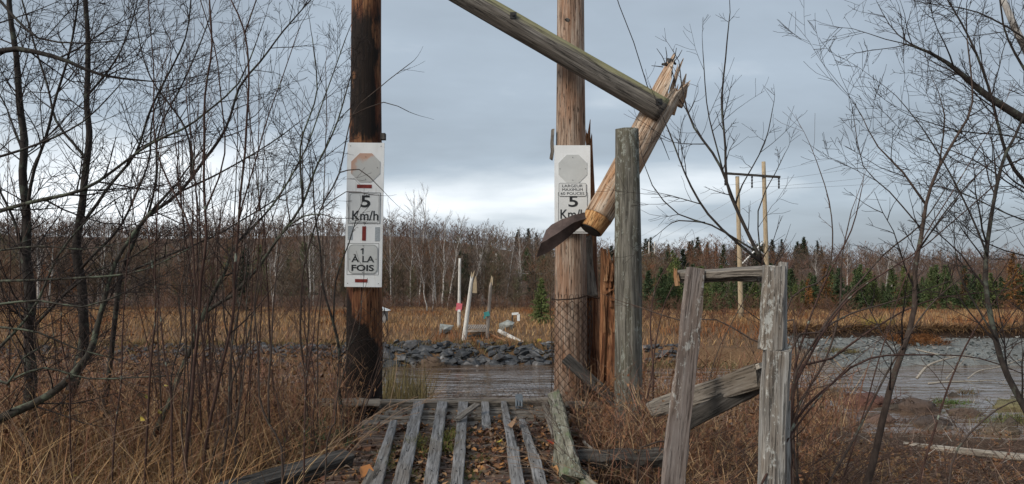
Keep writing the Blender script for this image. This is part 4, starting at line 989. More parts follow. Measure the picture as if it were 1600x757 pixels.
# conifers
def conifer_mesh(seed, h, wid, lay, cols, dense=1.0, name='crown', droop=.25, per=13):
    rs = np.random.default_rng(seed); parts = []
    nl = lay; z = np.linspace(.06, .97, nl); P = []; D = []; L = []
    for zz in z:
        k = max(3, int((per * (1 - zz) ** .6 + 2) * dense)); a = rs.uniform(0, 6.283, k)
        env = wid * (1 - zz) ** .85 * (.85 + .3 * rs.random())
        for aa in a:
            P.append((0, 0, (zz + rs.normal(0, .012)) * h)); up = .35 * zz * 1.6 - droop * (1 - zz) + rs.normal(0, .08)
            D.append((math.cos(aa), math.sin(aa), up)); L.append(env * h * rs.uniform(.55, 1.12))
    P = np.array(P); D = norm(np.array(D)); L = np.array(L); n = len(P)
    m = int(19 * dense); i = np.repeat(np.arange(n), m); f = rs.uniform(.15, 1, n * m)
    Q = P[i] + D[i] * (L[i] * f)[:, None]; E = norm(D[i] * .7 + rs.normal(0, .55, (n * m, 3)) + [0, 0, -.1]); ll = h * .060 * (1.2 - .5 * f) * rs.uniform(.6, 1.3, n * m)
    C = pal(rs, n * m, cols, .3)
    V, T, Cc = blades(Q, E, ll, ll * .34, .25, rs, C)
    return np_mesh(name, V, T, Cc)
def trunk_mesh(h, r, seed):
    m_ = MB(); m_.tube([Vector((0, 0, -.3)), Vector((.02 * h * .3, 0, h * .5)), Vector((0, 0, h * .97))], [r, r * .6, r * .12], 6)
    me = bpy.data.meshes.new('trunk'); me.from_pydata([tuple(v) for v in m_.v], [], m_.f); me.materials.append(M['bark_brown']); return me
GRN = [(.095, .145, .065), (.12, .175, .078), (.07, .11, .056), (.15, .18, .085)]
DGR = [(.045, .065, .045), (.06, .08, .05), (.04, .055, .04)]
LAR = [(.26, .14, .055), (.22, .12, .055), (.18, .10, .055)]
YG = [(.16, .15, .04), (.11, .12, .04)]
CM = {}
for key, cols, wid, lay, dens in (('green', GRN, .34, 17, 1.1), ('dark', DGR, .27, 15, 1.0), ('larch', LAR, .30, 16, .8), ('pine', GRN[:3], .46, 13, 1.7)):
    for s in range(3):
        me = conifer_mesh(50 + s + len(key) * 10, 1.0, wid, lay, cols, dens); me.materials.append(M['needles']); CM[(key, s)] = me
TM = trunk_mesh(1.0, .018, 1)
def conifer(name, key, px, Y, h, label, category, group=None, seed=0):
    p = gp(px, Y); r_ = empty(name, p, label, category, group); r_.scale = (h * random.Random(px).uniform(.85, 1.2),) * 2 + (h,); r_.rotation_euler.z = px * 1.7
    for nm, me in (('trunk', TM), ('crown', CM[(key, seed % 3)])):
        o = bpy.data.objects.new(nm, me); COL.objects.link(o); o.parent = r_
    return r_
rc = random.Random(6)
for k in range(84):
    px = 1008 + k * 7.4 + rc.uniform(-4, 4); Y = rc.uniform(82, 94)
    if (1120 < px < 1150 and k % 2) or k in (37, 53, 54, 70): continue
    conifer('young_spruce', 'green', px, Y, rc.uniform(2.6, 5.2), 'young green spruce in the row along the back edge of the right field', 'spruce', 'young spruces behind the right field', k)
for k, (px, h, Y, lb) in enumerate(((1290, 5.0, 83, 'orange larch before the green spruces left of the bare leaning sapling'), (1583, 6.2, 83, 'tall orange larch near the right edge before the spruces'), (1396, 4.2, 90, 'small orange larch among the spruces in the middle of the row'), (1505, 4.6, 90, 'dull orange larch in the spruce row towards the right'), (1262, 3.4, 84, 'shortest orange larch, next to the railing top'))):
    conifer('orange_larch', 'larch', px, Y, h, lb, 'larch', None, k)
for k in range(34):
    px = rc.choice([rc.uniform(1075, 1130), rc.uniform(1100, 1290), rc.uniform(1200, 1260), rc.uniform(1003, 1045), rc.uniform(800, 880), rc.uniform(1080, 1290)])
    conifer('dark_spruce', 'dark', px, rc.uniform(235, 300), rc.uniform(6.5, 10), 'dark spruce sticking out of the leafless wood near the skyline', 'spruce', 'dark spruces on the hill', k)
for k in range(30):
    px = rc.choice([rc.uniform(60, 620), rc.uniform(700, 860), rc.uniform(925, 1230)]); conifer('dark_spruce', 'dark' if k % 2 else 'green', px, rc.uniform(100, 190), rc.uniform(5, 8.5), 'green spruce standing inside the brown leafless wood', 'spruce', 'spruces inside the wood', k)
conifer('lone_pine', 'pine', 846, 62, 3.5, 'lone green pine on the field left of the pale tall pole', 'pine', None, 1)
conifer('green_pine', 'green', 1055, 100, 6.8, 'broad green pine behind the railing top left end', 'pine', None, 2)
conifer('green_pine', 'dark', 382, 80, 6.5, 'dark green pine seen between the left saplings', 'pine', None, 1)
conifer('green_pine', 'green', 1088, 80, 4.6, 'low bushy green pine seen between the two railing uprights', 'pine', None, 0)
conifer('green_pine', 'green', 1118, 78, 4.2, 'bushy green pine just left of the yellow power pole', 'pine', None, 1)

# birches across the river
def birch(px, pyt, Y, lean, w, seed, label, group=None, h0=.30, fine=110, dark=False):
    rg = random.Random(seed); b = gp(px, Y); t = at(px + lean, pyt, Y); root = empty('birch_tree', b, label, 'birch', group); n = 9
    pts = [b.lerp(t, i / n) + Vector((noise.noise(Vector((i * .6, seed, 0))) * .22, noise.noise(Vector((i * .6, seed, 5))) * .22, -.2 if i == 0 else 0)) for i in range(n + 1)]
    mt = M['birch'] if not dark else M['bark_brown']
    m_ = MB(); m_.tube(pts, [w * (1 - .88 * i / n) for i in range(n + 1)], 7); m_.build('trunk', mt, root)
    m_ = MB(); H = (t - b).length; src = []
    for k in range(26):
        f = rg.uniform(h0, .96); i = min(int(f * n), n - 1); p = pts[i].lerp(pts[i + 1], f * n - i); a = rg.uniform(0, 6.28)
        d = Vector((math.cos(a), math.sin(a), rg.uniform(1.0, 2.2))).normalized(); L_ = H * (.30 - .2 * f) * rg.uniform(.6, 1.3)
        q = [p, p + d * L_ * .5 + Vector((0, 0, -.02 * L_)), p + d * L_ + Vector((0, 0, L_ * .12))]; r0 = w * .34 * (1 - f * .6)
        m_.tube(q, [r0, r0 * .6, r0 * .2], 4, cap=False); src.append((q[0], d, L_))
    m_.build('limb', mt, root)
    rs = np.random.default_rng(seed); P = np.array([s_[0] for s_ in src]); D = np.array([s_[1] for s_ in src]); L = np.array([s_[2] for s_ in src]); m = fine * 4; i = rs.integers(0, len(src), m)
    Q = P[i] + D[i] * (L[i] * rs.uniform(.15, 1.0, m))[:, None]; E = norm(D[i] + rs.normal(0, .45, (m, 3)) + [0, 0, .3])
    v, tt = slivers(Q, E, L[i] * rs.uniform(.25, .7, m), np.full(m, .022), rs)
    me = np_mesh('twigs', v - np.array(b), tt, np.repeat(pal(rs, m, [(.16, .12, .10), (.12, .085, .07)]), 3, 0)); tag(link('twigs', me, M['plant'], root, loc=b), kind='stuff')
FAM = [(641, 305, 93, 6, .10, 'tallest pale birch rising above the skyline right of the left signboard'), (656, 300, 93, 10, .10, 'tall pale birch whose crown fans against the bright cloud'),
       (684, 335, 94, -20, .12, 'pale forked birch leaning left right of the tall crowned pair'), (692, 340, 90, 4, .12, 'straight white birch in the middle clump across the river'), (700, 345, 90, 22, .11, 'white birch leaning right in the middle clump across the river'),
       (668, 395, 78, -14, .07, 'small crooked birch left of the thin straight pole'), (676, 380, 79, 5, .06, 'slim pale birch beside the small crooked one'),
       (733, 355, 95, 30, .10, 'slanting white birch behind the leaning white pole'), (752, 365, 100, 12, .08, 'white birch behind the grey broken pole'), (790, 372, 100, 14, .08, 'leaning pale birch left of the lone pine'),
       (612, 320, 92, -4, .09, 'grey birch with a broad bare crown beside the left signboard'), (778, 352, 150, 3, .12, 'far pale birch below the skyline left of the rusty sheet'), (815, 358, 150, -5, .12, 'far birch right of the sloping skyline'),
       (1322, 378, 130, 3, .13, 'single white birch in the wood above the right spruces'), (388, 350, 86, -6, .11, 'white birch trunk seen left of the forked sapling'), (428, 330, 86, 8, .10, 'white birch trunk in the wood left of the dark pole'),
       (486, 350, 87, -4, .10, 'white birch trunk closest to the left of the dark pole'), (62, 350, 84, -3, .13, 'white birch trunk behind the leftmost big tree'), (78, 352, 86, 8, .11, 'white birch trunk right of the leftmost big tree'), (160, 352, 86, 6, .10, 'pale birch behind the second big trunk on the left')]
for k, (px, pt, Y, ln, w, lb) in enumerate(FAM): birch(px, pt, Y, ln, w, 200 + k, lb)
rb = random.Random(8)
for k in range(46):
    px = rb.uniform(-20, 860) if k < 34 else rb.uniform(930, 1500)
    birch(px, rb.uniform(352, 395) if px < 880 else rb.uniform(385, 405), rb.uniform(88, 150), rb.uniform(-14, 14), rb.uniform(.06, .11), 300 + k, 'slim pale birch standing in the brown wood across the river', 'slim birches in the far wood', fine=60, dark=(k % 3 == 2))

# ================================================================== NEAR TREES AND BRUSH
def cr_path(P, step=.12):
    """smooth path through points; P: list of (Vector, radius)"""
    out = []; n = len(P)
    for i in range(n - 1):
        a = P[max(i - 1, 0)]; b = P[i]; c = P[i + 1]; d = P[min(i + 2, n - 1)]
        k = max(2, int((c[0] - b[0]).length / step))
        for j in range(k):
            t = j / k; t2 = t * t; t3 = t2 * t
            p = (b[0] * 2 + (c[0] - a[0]) * t + (a[0] * 2 - b[0] * 5 + c[0] * 4 - d[0]) * t2 + (b[0] * 3 - a[0] - c[0] * 3 + d[0]) * t3) * .5
            out.append((p, b[1] + (c[1] - b[1]) * t))
    out.append(P[-1]); return out
def twig(mb, p, d, L, r, lvl, rg, up=.25, dens=1.0, ang=(25, 60), kink=.10):
    n = 5 if lvl > 1 else 4; pts = [p]; dd = d.copy(); dirs = []
    for i in range(n):
        dd = (dd + Vector((rg.gauss(0, kink), rg.gauss(0, kink), rg.gauss(0, kink) + up * .18))).normalized(); dirs.append(dd)
        pts.append(pts[-1] + dd * (L / n))
    mb.tube(pts, [max(.0015, r * (1 - .75 * i / n)) for i in range(n + 1)], 3 if r < .006 else 4, cap=False)
    if lvl <= 0: return
    k = max(1, int(rg.uniform(.6, 1.3) * dens * (3 + L * 5.5)))
    for _ in range(k):
        f = rg.uniform(.12, .95); i = min(int(f * n), n - 1); q = pts[i].lerp(pts[i + 1], f * n - i)
        ax = dirs[i].orthogonal().normalized(); ax = Quaternion(dirs[i], rg.uniform(0, 6.28)) @ ax
        e = Quaternion(ax, R(rg.uniform(*ang))) @ dirs[i]
        twig(mb, q, e, L * rg.uniform(.25, .6) * (1.15 - f * .5), r * .5, lvl - 1, rg, up, dens, ang, kink)
def px_far(pts): return pts[0][0] < 520
def tree(name, label, category, limbs, bark_, twm, seed, dens=2.6, tl=(.35, .9), lvl=2, up=.25, start=.25, ang=(25, 60), group=None, tdens=1.0, tr=.30, names=('trunk', 'branch')):
    """limbs: list of ([(px, py), ...], width px at start, width px at end, Y start, Y end); the first one is the trunk"""
    rg = random.Random(seed); base = None; tw = MB(); root = None
    for li, lb in enumerate(limbs):
        pts, w0, w1, Y0, Y1 = lb[:5]; n = len(pts); P = []
        for i, (x, y) in enumerate(pts):
            f = i / (n - 1); Y = Y0 + (Y1 - Y0) * f; w = (w0 + (w1 - w0) * f) * (.76 if w0 > 4 and px_far(pts) else 1); P.append((at(x, y, Y), w / 2 * Y / F))
        if li == 0:
            b = P[0][0]; g_ = gzn(b.x, b.y)
            if b.z > g_ - .05 and name != 'driftwood': P.insert(0, (Vector((b.x, b.y, g_ - .1)), P[0][1] * 1.1))
            base = P[0][0]; root = empty(name, base, label, category, group)
        C = cr_path(P); C = [(p + Vector((noise.noise(p * 2.2 + Vector((seed, 0, 0))), noise.noise(p * 2.2 + Vector((0, seed, 0))), 0)) * min(.03, r * 1.3 + .006), r * (1 + .12 * noise.noise(p * 9))) for p, r in C]
        m_ = MB(); m_.tube([c[0] for c in C], [c[1] for c in C], 8 if w0 > 8 else (6 if w0 > 4 else 4)); m_.build(names[0] if li == 0 else names[1], bark_, root)
        Ls = sum((C[i + 1][0] - C[i][0]).length for i in range(len(C) - 1)); s0 = lb[5] if len(lb) > 5 else start
        for _ in range(int(Ls * (1 - s0) * dens)):
            f = rg.uniform(s0, .99) * (len(C) - 1); i = min(int(f), len(C) - 2); q = C[i][0].lerp(C[i + 1][0], f - i); d = (C[i + 1][0] - C[i][0]).normalized()
            ax = Quaternion(d, rg.uniform(0, 6.28)) @ d.orthogonal().normalized(); e = Quaternion(ax, R(rg.uniform(*ang))) @ d
            L_ = rg.uniform(*tl) * (1.1 - .5 * f / len(C)); twig(tw, q, e, L_, min(C[i][1] * .55, .004 + L_ * .005) * (tr / .30), lvl, rg, up, tdens, ang)
        d = (C[-1][0] - C[-2][0]).normalized()
        twig(tw, C[-1][0], d, rg.uniform(*tl), C[-1][1], lvl, rg, up, tdens, ang)
    if tw.v: tw.build('twigs', twm, root, kind='stuff')
    return root
BD, BL, RD, BB, TD, TR = M['bark_dark'], M['bark_lichen'], M['bark_red'], M['bark_brown'], M['twig_dark'], M['twig_red']
tree('alder_tree', 'leftmost big dark alder trunk rising past the left edge of the frame', 'tree',
     [([(35, 780), (42, 690), (48, 600), (46, 500), (42, 400), (40, 330), (36, 200), (26, 90), (12, -20)], 30, 9, 7.4, 7.0),
      ([(42, 330), (62, 240), (95, 130), (118, 40), (125, -20)], 7, 3, 7.1, 6.6), ([(44, 420), (20, 340), (-20, 260)], 7, 3, 7.2, 7.0), ([(40, 250), (10, 170), (-20, 120)], 5, 2, 7.1, 7.4),
      ([(46, 520), (90, 470), (150, 425), (210, 400), (265, 360)], 7, 2, 7.3, 6.6)], BD, TD, 1, dens=9.5, tl=(.4, 1.1))
tree('alder_tree', 'second big alder from the left edge, its dark trunk straight above a leaning foot', 'tree',
     [([(66, 770), (92, 660), (118, 590), (132, 520), (126, 440), (124, 370), (130, 290), (137, 205), (138, 120), (134, -20)], 26, 9, 7.9, 7.6),
      ([(128, 350), (165, 300), (210, 240), (245, 150), (290, 60), (300, -20)], 7, 2.5, 7.6, 7.2), ([(134, 250), (90, 190), (60, 90), (30, -20)], 6, 3, 7.6, 7.9),
      ([(138, 150), (190, 80), (215, 0)], 5, 2, 7.6, 7.3), ([(128, 420), (190, 350), (230, 260), (240, 180), (262, 110)], 6, 2, 7.7, 7.2)], BD, TD, 2, dens=9.5, tl=(.4, 1.1))
tree('alder_tree', 'mossy limbed alder whose thick lichened bough sweeps up from the lower left corner', 'tree',
     [([(-40, 690), (0, 655), (50, 632), (100, 600), (137, 556), (150, 515), (165, 470), (185, 410), (225, 345), (262, 300)], 20, 5, 6.2, 6.6),
      ([(-20, 341), (0, 330), (50, 317), (125, 298), (175, 268), (240, 222), (305, 190), (372, 130), (400, 70)], 10, 2.5, 6.0, 6.0),
      ([(-20, 440), (100, 436), (200, 428), (250, 412), (300, 386)], 6, 2, 5.8, 5.6), ([(-20, 560), (20, 520), (60, 470), (90, 400), (140, 340), (200, 300)], 7, 2, 6.0, 6.0),
      ([(-20, 478), (60, 470), (130, 480), (190, 460)], 4, 2, 5.6, 5.5), ([(20, 592), (70, 575), (140, 592), (210, 590), (262, 588)], 4, 1.5, 5.9, 5.8), ([(-20, 585), (10, 600), (35, 560), (60, 545)], 7, 2, 6.0, 6.0),
      ([(-20, 510), (60, 520), (120, 545), (180, 560)], 4, 1.5, 6.0, 5.9), ([(-20, 395), (60, 385), (130, 390), (190, 380)], 5, 1.5, 6.0, 5.9)], BL, TD, 3, dens=8.0, tl=(.3, .85), start=.1)
tree('alder_tree', 'alder crossing overhead in the upper left corner, two thick dark boughs pointing right', 'tree',
     [([(-160, 700), (-120, 400), (-60, 150), (0, 80), (80, 88), (160, 118), (240, 128)], 22, 2.5, 5.4, 5.2, .5),
      ([(-60, 150), (-20, 0), (20, 25), (60, 60), (130, 68), (200, 62)], 8, 2, 5.3, 5.0), ([(-90, 250), (-20, 250), (60, 225), (130, 190), (190, 130)], 7, 2, 5.3, 5.1)], BD, TD, 4, dens=7.5, tl=(.4, 1.0), start=.2)
tree('leaning_tree', 'long grey stem leaning right from the lower left, ending beside the dark pole', 'tree',
     [([(225, 760), (240, 690), (262, 630), (285, 575), (303, 540), (320, 490), (362, 462), (402, 420), (434, 376), (470, 321), (500, 250), (528, 190), (545, 130)], 13, 2.5, 7.2, 7.8, .35),
      ([(303, 540), (318, 490), (335, 450), (352, 425), (362, 395), (372, 380)], 11, 5, 7.2, 7.3), ([(372, 380), (420, 330), (470, 250), (500, 170), (540, 60)], 4, 1.5, 7.4, 8.0),
      ([(402, 420), (455, 350), (490, 335), (510, 337)], 3.5, 1.5, 7.4, 7.2), ([(472, 318), (470, 230), (495, 140), (488, 60)], 3.5, 1.5, 7.5, 7.2)], BL, TD, 5, dens=6.5, tl=(.3, .9))
tree('alder_tree', 'dark alder behind the red saplings fanning into the sky above the forked stems', 'tree',
     [([(150, 760), (165, 640), (178, 520), (190, 430), (212, 370), (232, 338), (282, 300), (322, 248), (352, 200), (372, 138), (404, 98), (442, 50), (482, 4)], 12, 2.5, 8.4, 8.0, .4),
      ([(232, 338), (245, 270), (252, 200), (300, 100), (330, 20)], 5, 2, 8.2, 8.4), ([(282, 300), (350, 268), (420, 225), (470, 190)], 4.5, 1.5, 8.2, 8.0), ([(300, 280), (290, 200), (235, 120), (210, 20)], 4, 1.5, 8.2, 8.5),
      ([(190, 430), (260, 400), (330, 372), (400, 330), (450, 300)], 4, 1.5, 8.3, 8.2)], BD, TD, 6, dens=9.5, tl=(.4, 1.1))
tree('sapling', 'tallest of the red brown saplings, a straight stem out of the bottom left clump', 'sapling',
     [([(288, 770), (298, 660), (308, 540), (312, 450), (320, 370), (319, 250), (322, 150), (331, 70), (328, -20)], 8, 3, 5.6, 5.3), ([(308, 470), (296, 360), (246, 240), (240, 120), (232, 0)], 3.5, 1.5, 5.6, 5.8), ([(320, 330), (350, 240), (340, 100), (308, -20)], 3, 1.5, 5.5, 5.4)], RD, TR, 7, dens=2.4, tl=(.3, .8), lvl=1, up=.5, ang=(18, 45))
tree('sapling', 'red brown sapling with kinked stem just right of the tallest one', 'sapling',
     [([(312, 770), (330, 650), (352, 560), (366, 470), (371, 380), (374, 300), (384, 205), (387, 130), (381, 50), (352, -20)], 7, 3, 5.9, 5.8), ([(372, 340), (395, 260), (430, 150), (470, 40)], 3, 1.2, 5.8, 5.9), ([(382, 50), (400, 0), (410, -30)], 2.5, 1.5, 5.8, 5.8)], RD, TD, 8, dens=5.0, tl=(.35, .9), lvl=1, up=.4)
tree('sapling', 'thin dark sapling forking in a U shape before the brown brush', 'sapling',
     [([(443, 770), (440, 700), (418, 662), (404, 620), (401, 540), (398, 480), (404, 430), (412, 380), (430, 330)], 5, 2, 5.6, 5.6), ([(419, 662), (417, 600), (424, 520), (432, 430), (440, 360)], 4, 1.5, 5.6, 5.6)], BB, TR, 9, dens=2.2, tl=(.2, .5), lvl=1, up=.5, ang=(18, 40))
tree('sapling', 'dark crooked sapling closest to the left of the dark pole', 'sapling',
     [([(540, 690), (536, 650), (528, 600), (530, 545), (521, 505), (503, 447), (499, 385), (490, 320), (488, 260)], 6, 1.8, 7.6, 7.6), ([(521, 505), (525, 440), (545, 380), (560, 330)], 3, 1.2, 7.6, 7.9), ([(530, 560), (560, 520), (565, 470)], 2.5, 1.2, 7.6, 7.7)], BD, TD, 10, dens=2.4, tl=(.2, .5), lvl=1)
tree('sapling', 'bare sapling whose fine shoots cross in front of the left signboard', 'sapling',
     [([(470, 770), (478, 640), (470, 520), (476, 420), (500, 330), (530, 270), (550, 180), (590, 140), (640, 100)], 5, 1.5, 7.7, 7.8, .3), ([(530, 270), (560, 265), (590, 290), (600, 300)], 2, 1, 7.7, 7.6), ([(550, 180), (600, 160), (640, 175)], 2, 1, 7.75, 7.8), ([(500, 330), (540, 300), (580, 305)], 2, 1, 7.7, 7.5)], BB, TD, 11, dens=1.9, tl=(.2, .5), lvl=0)
# more stems of the clump, each its own sapling
rg = random.Random(15)
ST = [(262, 720, 300, 330, 4, 'slender red shoot on the left side of the bottom left clump'), (300, 740, 352, 300, 4.5, 'red brown shoot leaning right over the middle of the clump'), (325, 730, 296, 150, 4, 'tall thin red shoot leaning left across the clump'),
      (345, 740, 392, 330, 4, 'thin shoot right of the kinked sapling'), (275, 760, 230, 350, 4, 'thin shoot leaning far left out of the clump'), (232, 740, 250, 250, 4, 'straight dark shoot between the second alder and the clump'),
      (375, 740, 368, 430, 3, 'short straight shoot right of the clump'), (470, 720, 500, 440, 3, 'short red shoot in the brush left of the dark timber'), (495, 700, 470, 430, 3, 'short shoot leaning left in the brush by the pole'), (515, 690, 548, 520, 2.5, 'tiny shoot in front of the dark pole foot'),
      (180, 740, 205, 330, 3.5, 'thin shoot right of the second alder foot'), (110, 760, 90, 420, 3.5, 'pale shoot before the leftmost alders'), (330, 755, 410, 440, 4, 'arched red shoot low across the clump')]
for k, (x0, y0, x1, y1, w, lb) in enumerate(ST):
    Y = rg.uniform(5.4, 7.0); n = 6; pts = [(x0 + (x1 - x0) * (i / n) ** 1.25 + rg.uniform(-5, 5), y0 + (y1 - y0) * i / n) for i in range(n + 1)]
    tree('shoot', lb, 'shoot', [(pts, w, 1.6, Y, Y + rg.uniform(-.3, .3))], RD if k % 3 else BB, TR, 40 + k, dens=3.0, tl=(.2, .6), lvl=1, up=.5, ang=(15, 42), names=('stem', 'branch'))

rg = random.Random(33)
for k in range(26):
    x0 = rg.choice([rg.uniform(0, 500), rg.uniform(240, 400)]); x1 = x0 + rg.uniform(-60, 40); y1 = rg.uniform(60, 480); Y = rg.uniform(6.0, 9.0)
    pts = [(x0 + (x1 - x0) * (i / 6) ** 1.25 + rg.uniform(-5, 5), 740 + (y1 - 740) * i / 6) for i in range(7)]
    tree('shoot', 'thin upright red brown shoot in the left thicket', 'shoot', [(pts, rg.uniform(2.2, 3.8), 1.2, Y, Y + rg.uniform(-.3, .3))], RD if k % 2 else BB, TR, 140 + k, dens=4.0, tl=(.2, .7), lvl=1, up=.5, ang=(15, 42), names=('stem', 'branch'), group='thin shoots of the left thicket')
# right hand side
tree('young_tree', 'bare young tree fanning up behind the railing, left of the yellow power poles', 'tree',
     [([(1228, 640), (1218, 520), (1205, 440), (1193, 412), (1172, 370), (1150, 322), (1136, 285), (1131, 230), (1129, 150), (1134, 90), (1141, 20)], 9, 1.5, 6.2, 6.6, .35),
      ([(1160, 345), (1125, 262), (1085, 200), (1068, 150), (1063, 110)], 5, 1.5, 6.4, 6.8), ([(1193, 412), (1150, 378), (1105, 335), (1070, 270), (1045, 205), (1035, 180)], 5, 1.5, 6.3, 6.4),
      ([(1150, 322), (1160, 290), (1195, 225), (1207, 170)], 3.5, 1.2, 6.4, 6.9), ([(1136, 290), (1118, 230), (1105, 160), (1098, 80)], 3, 1.2, 6.5, 6.7), ([(1180, 392), (1110, 352), (1060, 335), (1020, 290), (1002, 240)], 3, 1.2, 6.2, 6.5),
      ([(1100, 348), (1060, 345), (1045, 352)], 2.5, 1.2, 6.2, 6.3), ([(1190, 410), (1185, 330), (1212, 270), (1226, 240)], 2.5, 1.0, 6.3, 6.2)], BD, TD, 21, dens=5.0, tl=(.2, .65), lvl=1, tdens=1.0)
tree('sapling', 'brown sapling rising in a long curve right of the railing', 'sapling',
     [([(1350, 790), (1372, 690), (1392, 610), (1412, 550), (1425, 480), (1432, 420), (1438, 370), (1446, 320), (1470, 262), (1500, 205), (1518, 160), (1510, 60)], 12, 2, 5.4, 5.7), ([(1436, 390), (1470, 340), (1530, 270), (1600, 215)], 3.5, 1.5, 5.6, 6.0), ([(1446, 320), (1410, 270), (1370, 230), (1345, 180)], 4, 1.2, 5.6, 5.8),
      ([(1440, 360), (1390, 300), (1350, 260), (1335, 190)], 3, 1, 5.6, 5.3), ([(1470, 262), (1475, 180), (1455, 120)], 3, 1, 5.7, 5.8)], BB, TD, 22, dens=5.0, tl=(.3, .9), lvl=2, tdens=.9)
tree('sapling', 'dark sapling bending from the lower right corner up along the right edge', 'sapling',
     [([(1640, 720), (1606, 650), (1578, 590), (1556, 530), (1543, 470), (1541, 400), (1552, 320), (1572, 240), (1600, 180), (1620, 60)], 11, 3, 5.2, 5.6), ([(1556, 530), (1520, 470), (1495, 420), (1490, 360)], 3.5, 1.2, 5.3, 5.5), ([(1543, 400), (1500, 300), (1440, 200), (1400, 150)], 3.5, 1.2, 5.4, 5.5)], BD, TD, 23, dens=5.0, tl=(.3, .9), lvl=2, tdens=.9)
tree('alder_tree', 'dark alder crown reaching in from the upper right edge', 'tree',
     [([(1900, 700), (1820, 420), (1740, 260), (1660, 215), (1600, 186), (1545, 152), (1500, 116), (1450, 82), (1410, 68)], 26, 2, 6.0, 6.0, .4),
      ([(1740, 260), (1650, 330), (1605, 285), (1572, 240), (1545, 140), (1515, 60), (1470, -20)], 8, 2, 6.0, 6.2), ([(1660, 215), (1600, 110), (1570, 40), (1560, -30)], 5, 2, 6.0, 5.8), ([(1700, 240), (1640, 120), (1600, 60), (1530, 20), (1480, 10)], 4.5, 1.5, 6.0, 6.2),
      ([(1750, 270), (1660, 250), (1590, 215), (1500, 205), (1420, 180)], 4, 1.2, 6.0, 5.8), ([(1780, 330), (1680, 330), (1600, 300), (1520, 250), (1430, 215)], 4, 1.2, 6.0, 6.2), ([(1780, 340), (1680, 360), (1600, 345), (1500, 300), (1450, 290)], 3.5, 1.2, 6.0, 6.4), ([(1790, 360), (1690, 420), (1600, 400), (1540, 380), (1480, 330)], 3.5, 1.2, 6.0, 6.1)], BD, TD, 24, dens=7.5, tl=(.3, 1.0), lvl=2)
p_ = tree('birch_bough', 'pale broken birch bough hanging in the top right corner', 'branch', [([(1760, 560), (1680, 300), (1612, 110), (1585, 45), (1560, -20)], 14, 9, 6.4, 6.4)], M['birch'], TD, 25, dens=.4, lvl=1)
SR = [((1236, 640), (1262, 560), (1300, 500), (1340, 455), (1400, 415), (1450, 380), (1560, 285)), ((1238, 620), (1270, 540), (1320, 470), (1380, 400), (1440, 350), (1480, 290)), ((1240, 610), (1256, 530), (1290, 440), (1330, 360), (1345, 300)),
      ((1232, 560), (1280, 520), (1330, 490), (1400, 470), (1480, 440)), ((1230, 690), (1300, 600), (1360, 560), (1440, 555), (1530, 560), (1610, 590)), ((1240, 660), (1290, 560), (1310, 480), (1316, 400), (1330, 330)),
      ((1238, 600), (1300, 560), (1370, 510), (1450, 470), (1560, 455)), ((1290, 780), (1330, 690), (1400, 560), (1450, 480), (1520, 420)), ((1180, 790), (1230, 690), (1300, 600), (1340, 560)), ((1480, 790), (1500, 700), (1560, 640), (1610, 620)),
      ((1430, 790), (1470, 640), (1520, 520), (1600, 410)), ((1250, 790), (1240, 680), (1215, 600), (1240, 520)), ((1000, 680), (1015, 600), (1023, 540), (1040, 470), (1070, 420)), ((1000, 700), (1060, 690), (1100, 620), (1125, 540), (1180, 440)),
      ((1022, 600), (1016, 520), (1024, 450), (1056, 395)), ((1240, 500), (1200, 540), (1120, 500), (1060, 500), (1000, 480)), ((1310, 790), (1350, 640), (1420, 420), (1500, 280), (1560, 180)), ((1225, 500), (1290, 430), (1300, 340), (1276, 250))]
LR = ['long red shoot arching right from the post toward the right edge', 'dark shoot springing up and right from the post', 'steep red shoot climbing beside the post', 'low shoot spreading right from the middle of the post', 'long horizontal shoot curving over the river on the right', 'upright shoot just right of the railing post', 'nearly level shoot from the post across the gravel shore',
      'diagonal shoot from the bottom edge right of the post', 'short shoot crossing at the foot of the post', 'thin cane in the lower right corner', 'slanting shoot left of the dark right edge sapling', 'bent shoot hugging the foot of the post', 'red shoot in front of the grey post foot', 'shoot threading between the two railing uprights', 'thin dark shoot rising left of the leaning upright', 'thin horizontal twig crossing behind both uprights', 'long diagonal shoot crossing the curved brown sapling', 'thin twig rising above the railing post']
for k, pts in enumerate(SR):
    Y = [5.0, 5.3, 5.6, 5.2, 4.9, 6.0, 5.5, 5.0, 4.6, 4.9, 5.4, 4.9, 7.0, 5.6, 7.2, 5.9, 5.1, 6.0][k]
    tree('shoot', LR[k], 'shoot', [(list(pts), 4.2 if k < 12 else 3.2, 1.4, Y, Y + .5)], RD if k % 2 == 0 else BB, TR, 70 + k, dens=2.2, tl=(.2, .7), lvl=1, up=.2, ang=(18, 50), tdens=.7, names=('stem', 'branch'))
# small hanging twigs on the broken pole top
m_ = MB(); rg = random.Random(2)
for a, b in (((1040, 100), (1026, 76)), ((1041, 100), (1040, 74)), ((1050, 98), (1057, 75)), ((1052, 98), (1066, 78)), ((1036, 105), (1018, 103)), ((1048, 104), (1058, 150)), ((1058, 150), (1084, 195)), ((1022, 196), (1046, 250))):
    m_.tube([at(*a, 8.5), at((a[0] + b[0]) / 2 + 1.5, (a[1] + b[1]) / 2, 8.48), at(*b, 8.46)], [.006, .005, .003], 4, cap=False)
m_.build('twigs', TD, bp, kind='stuff')

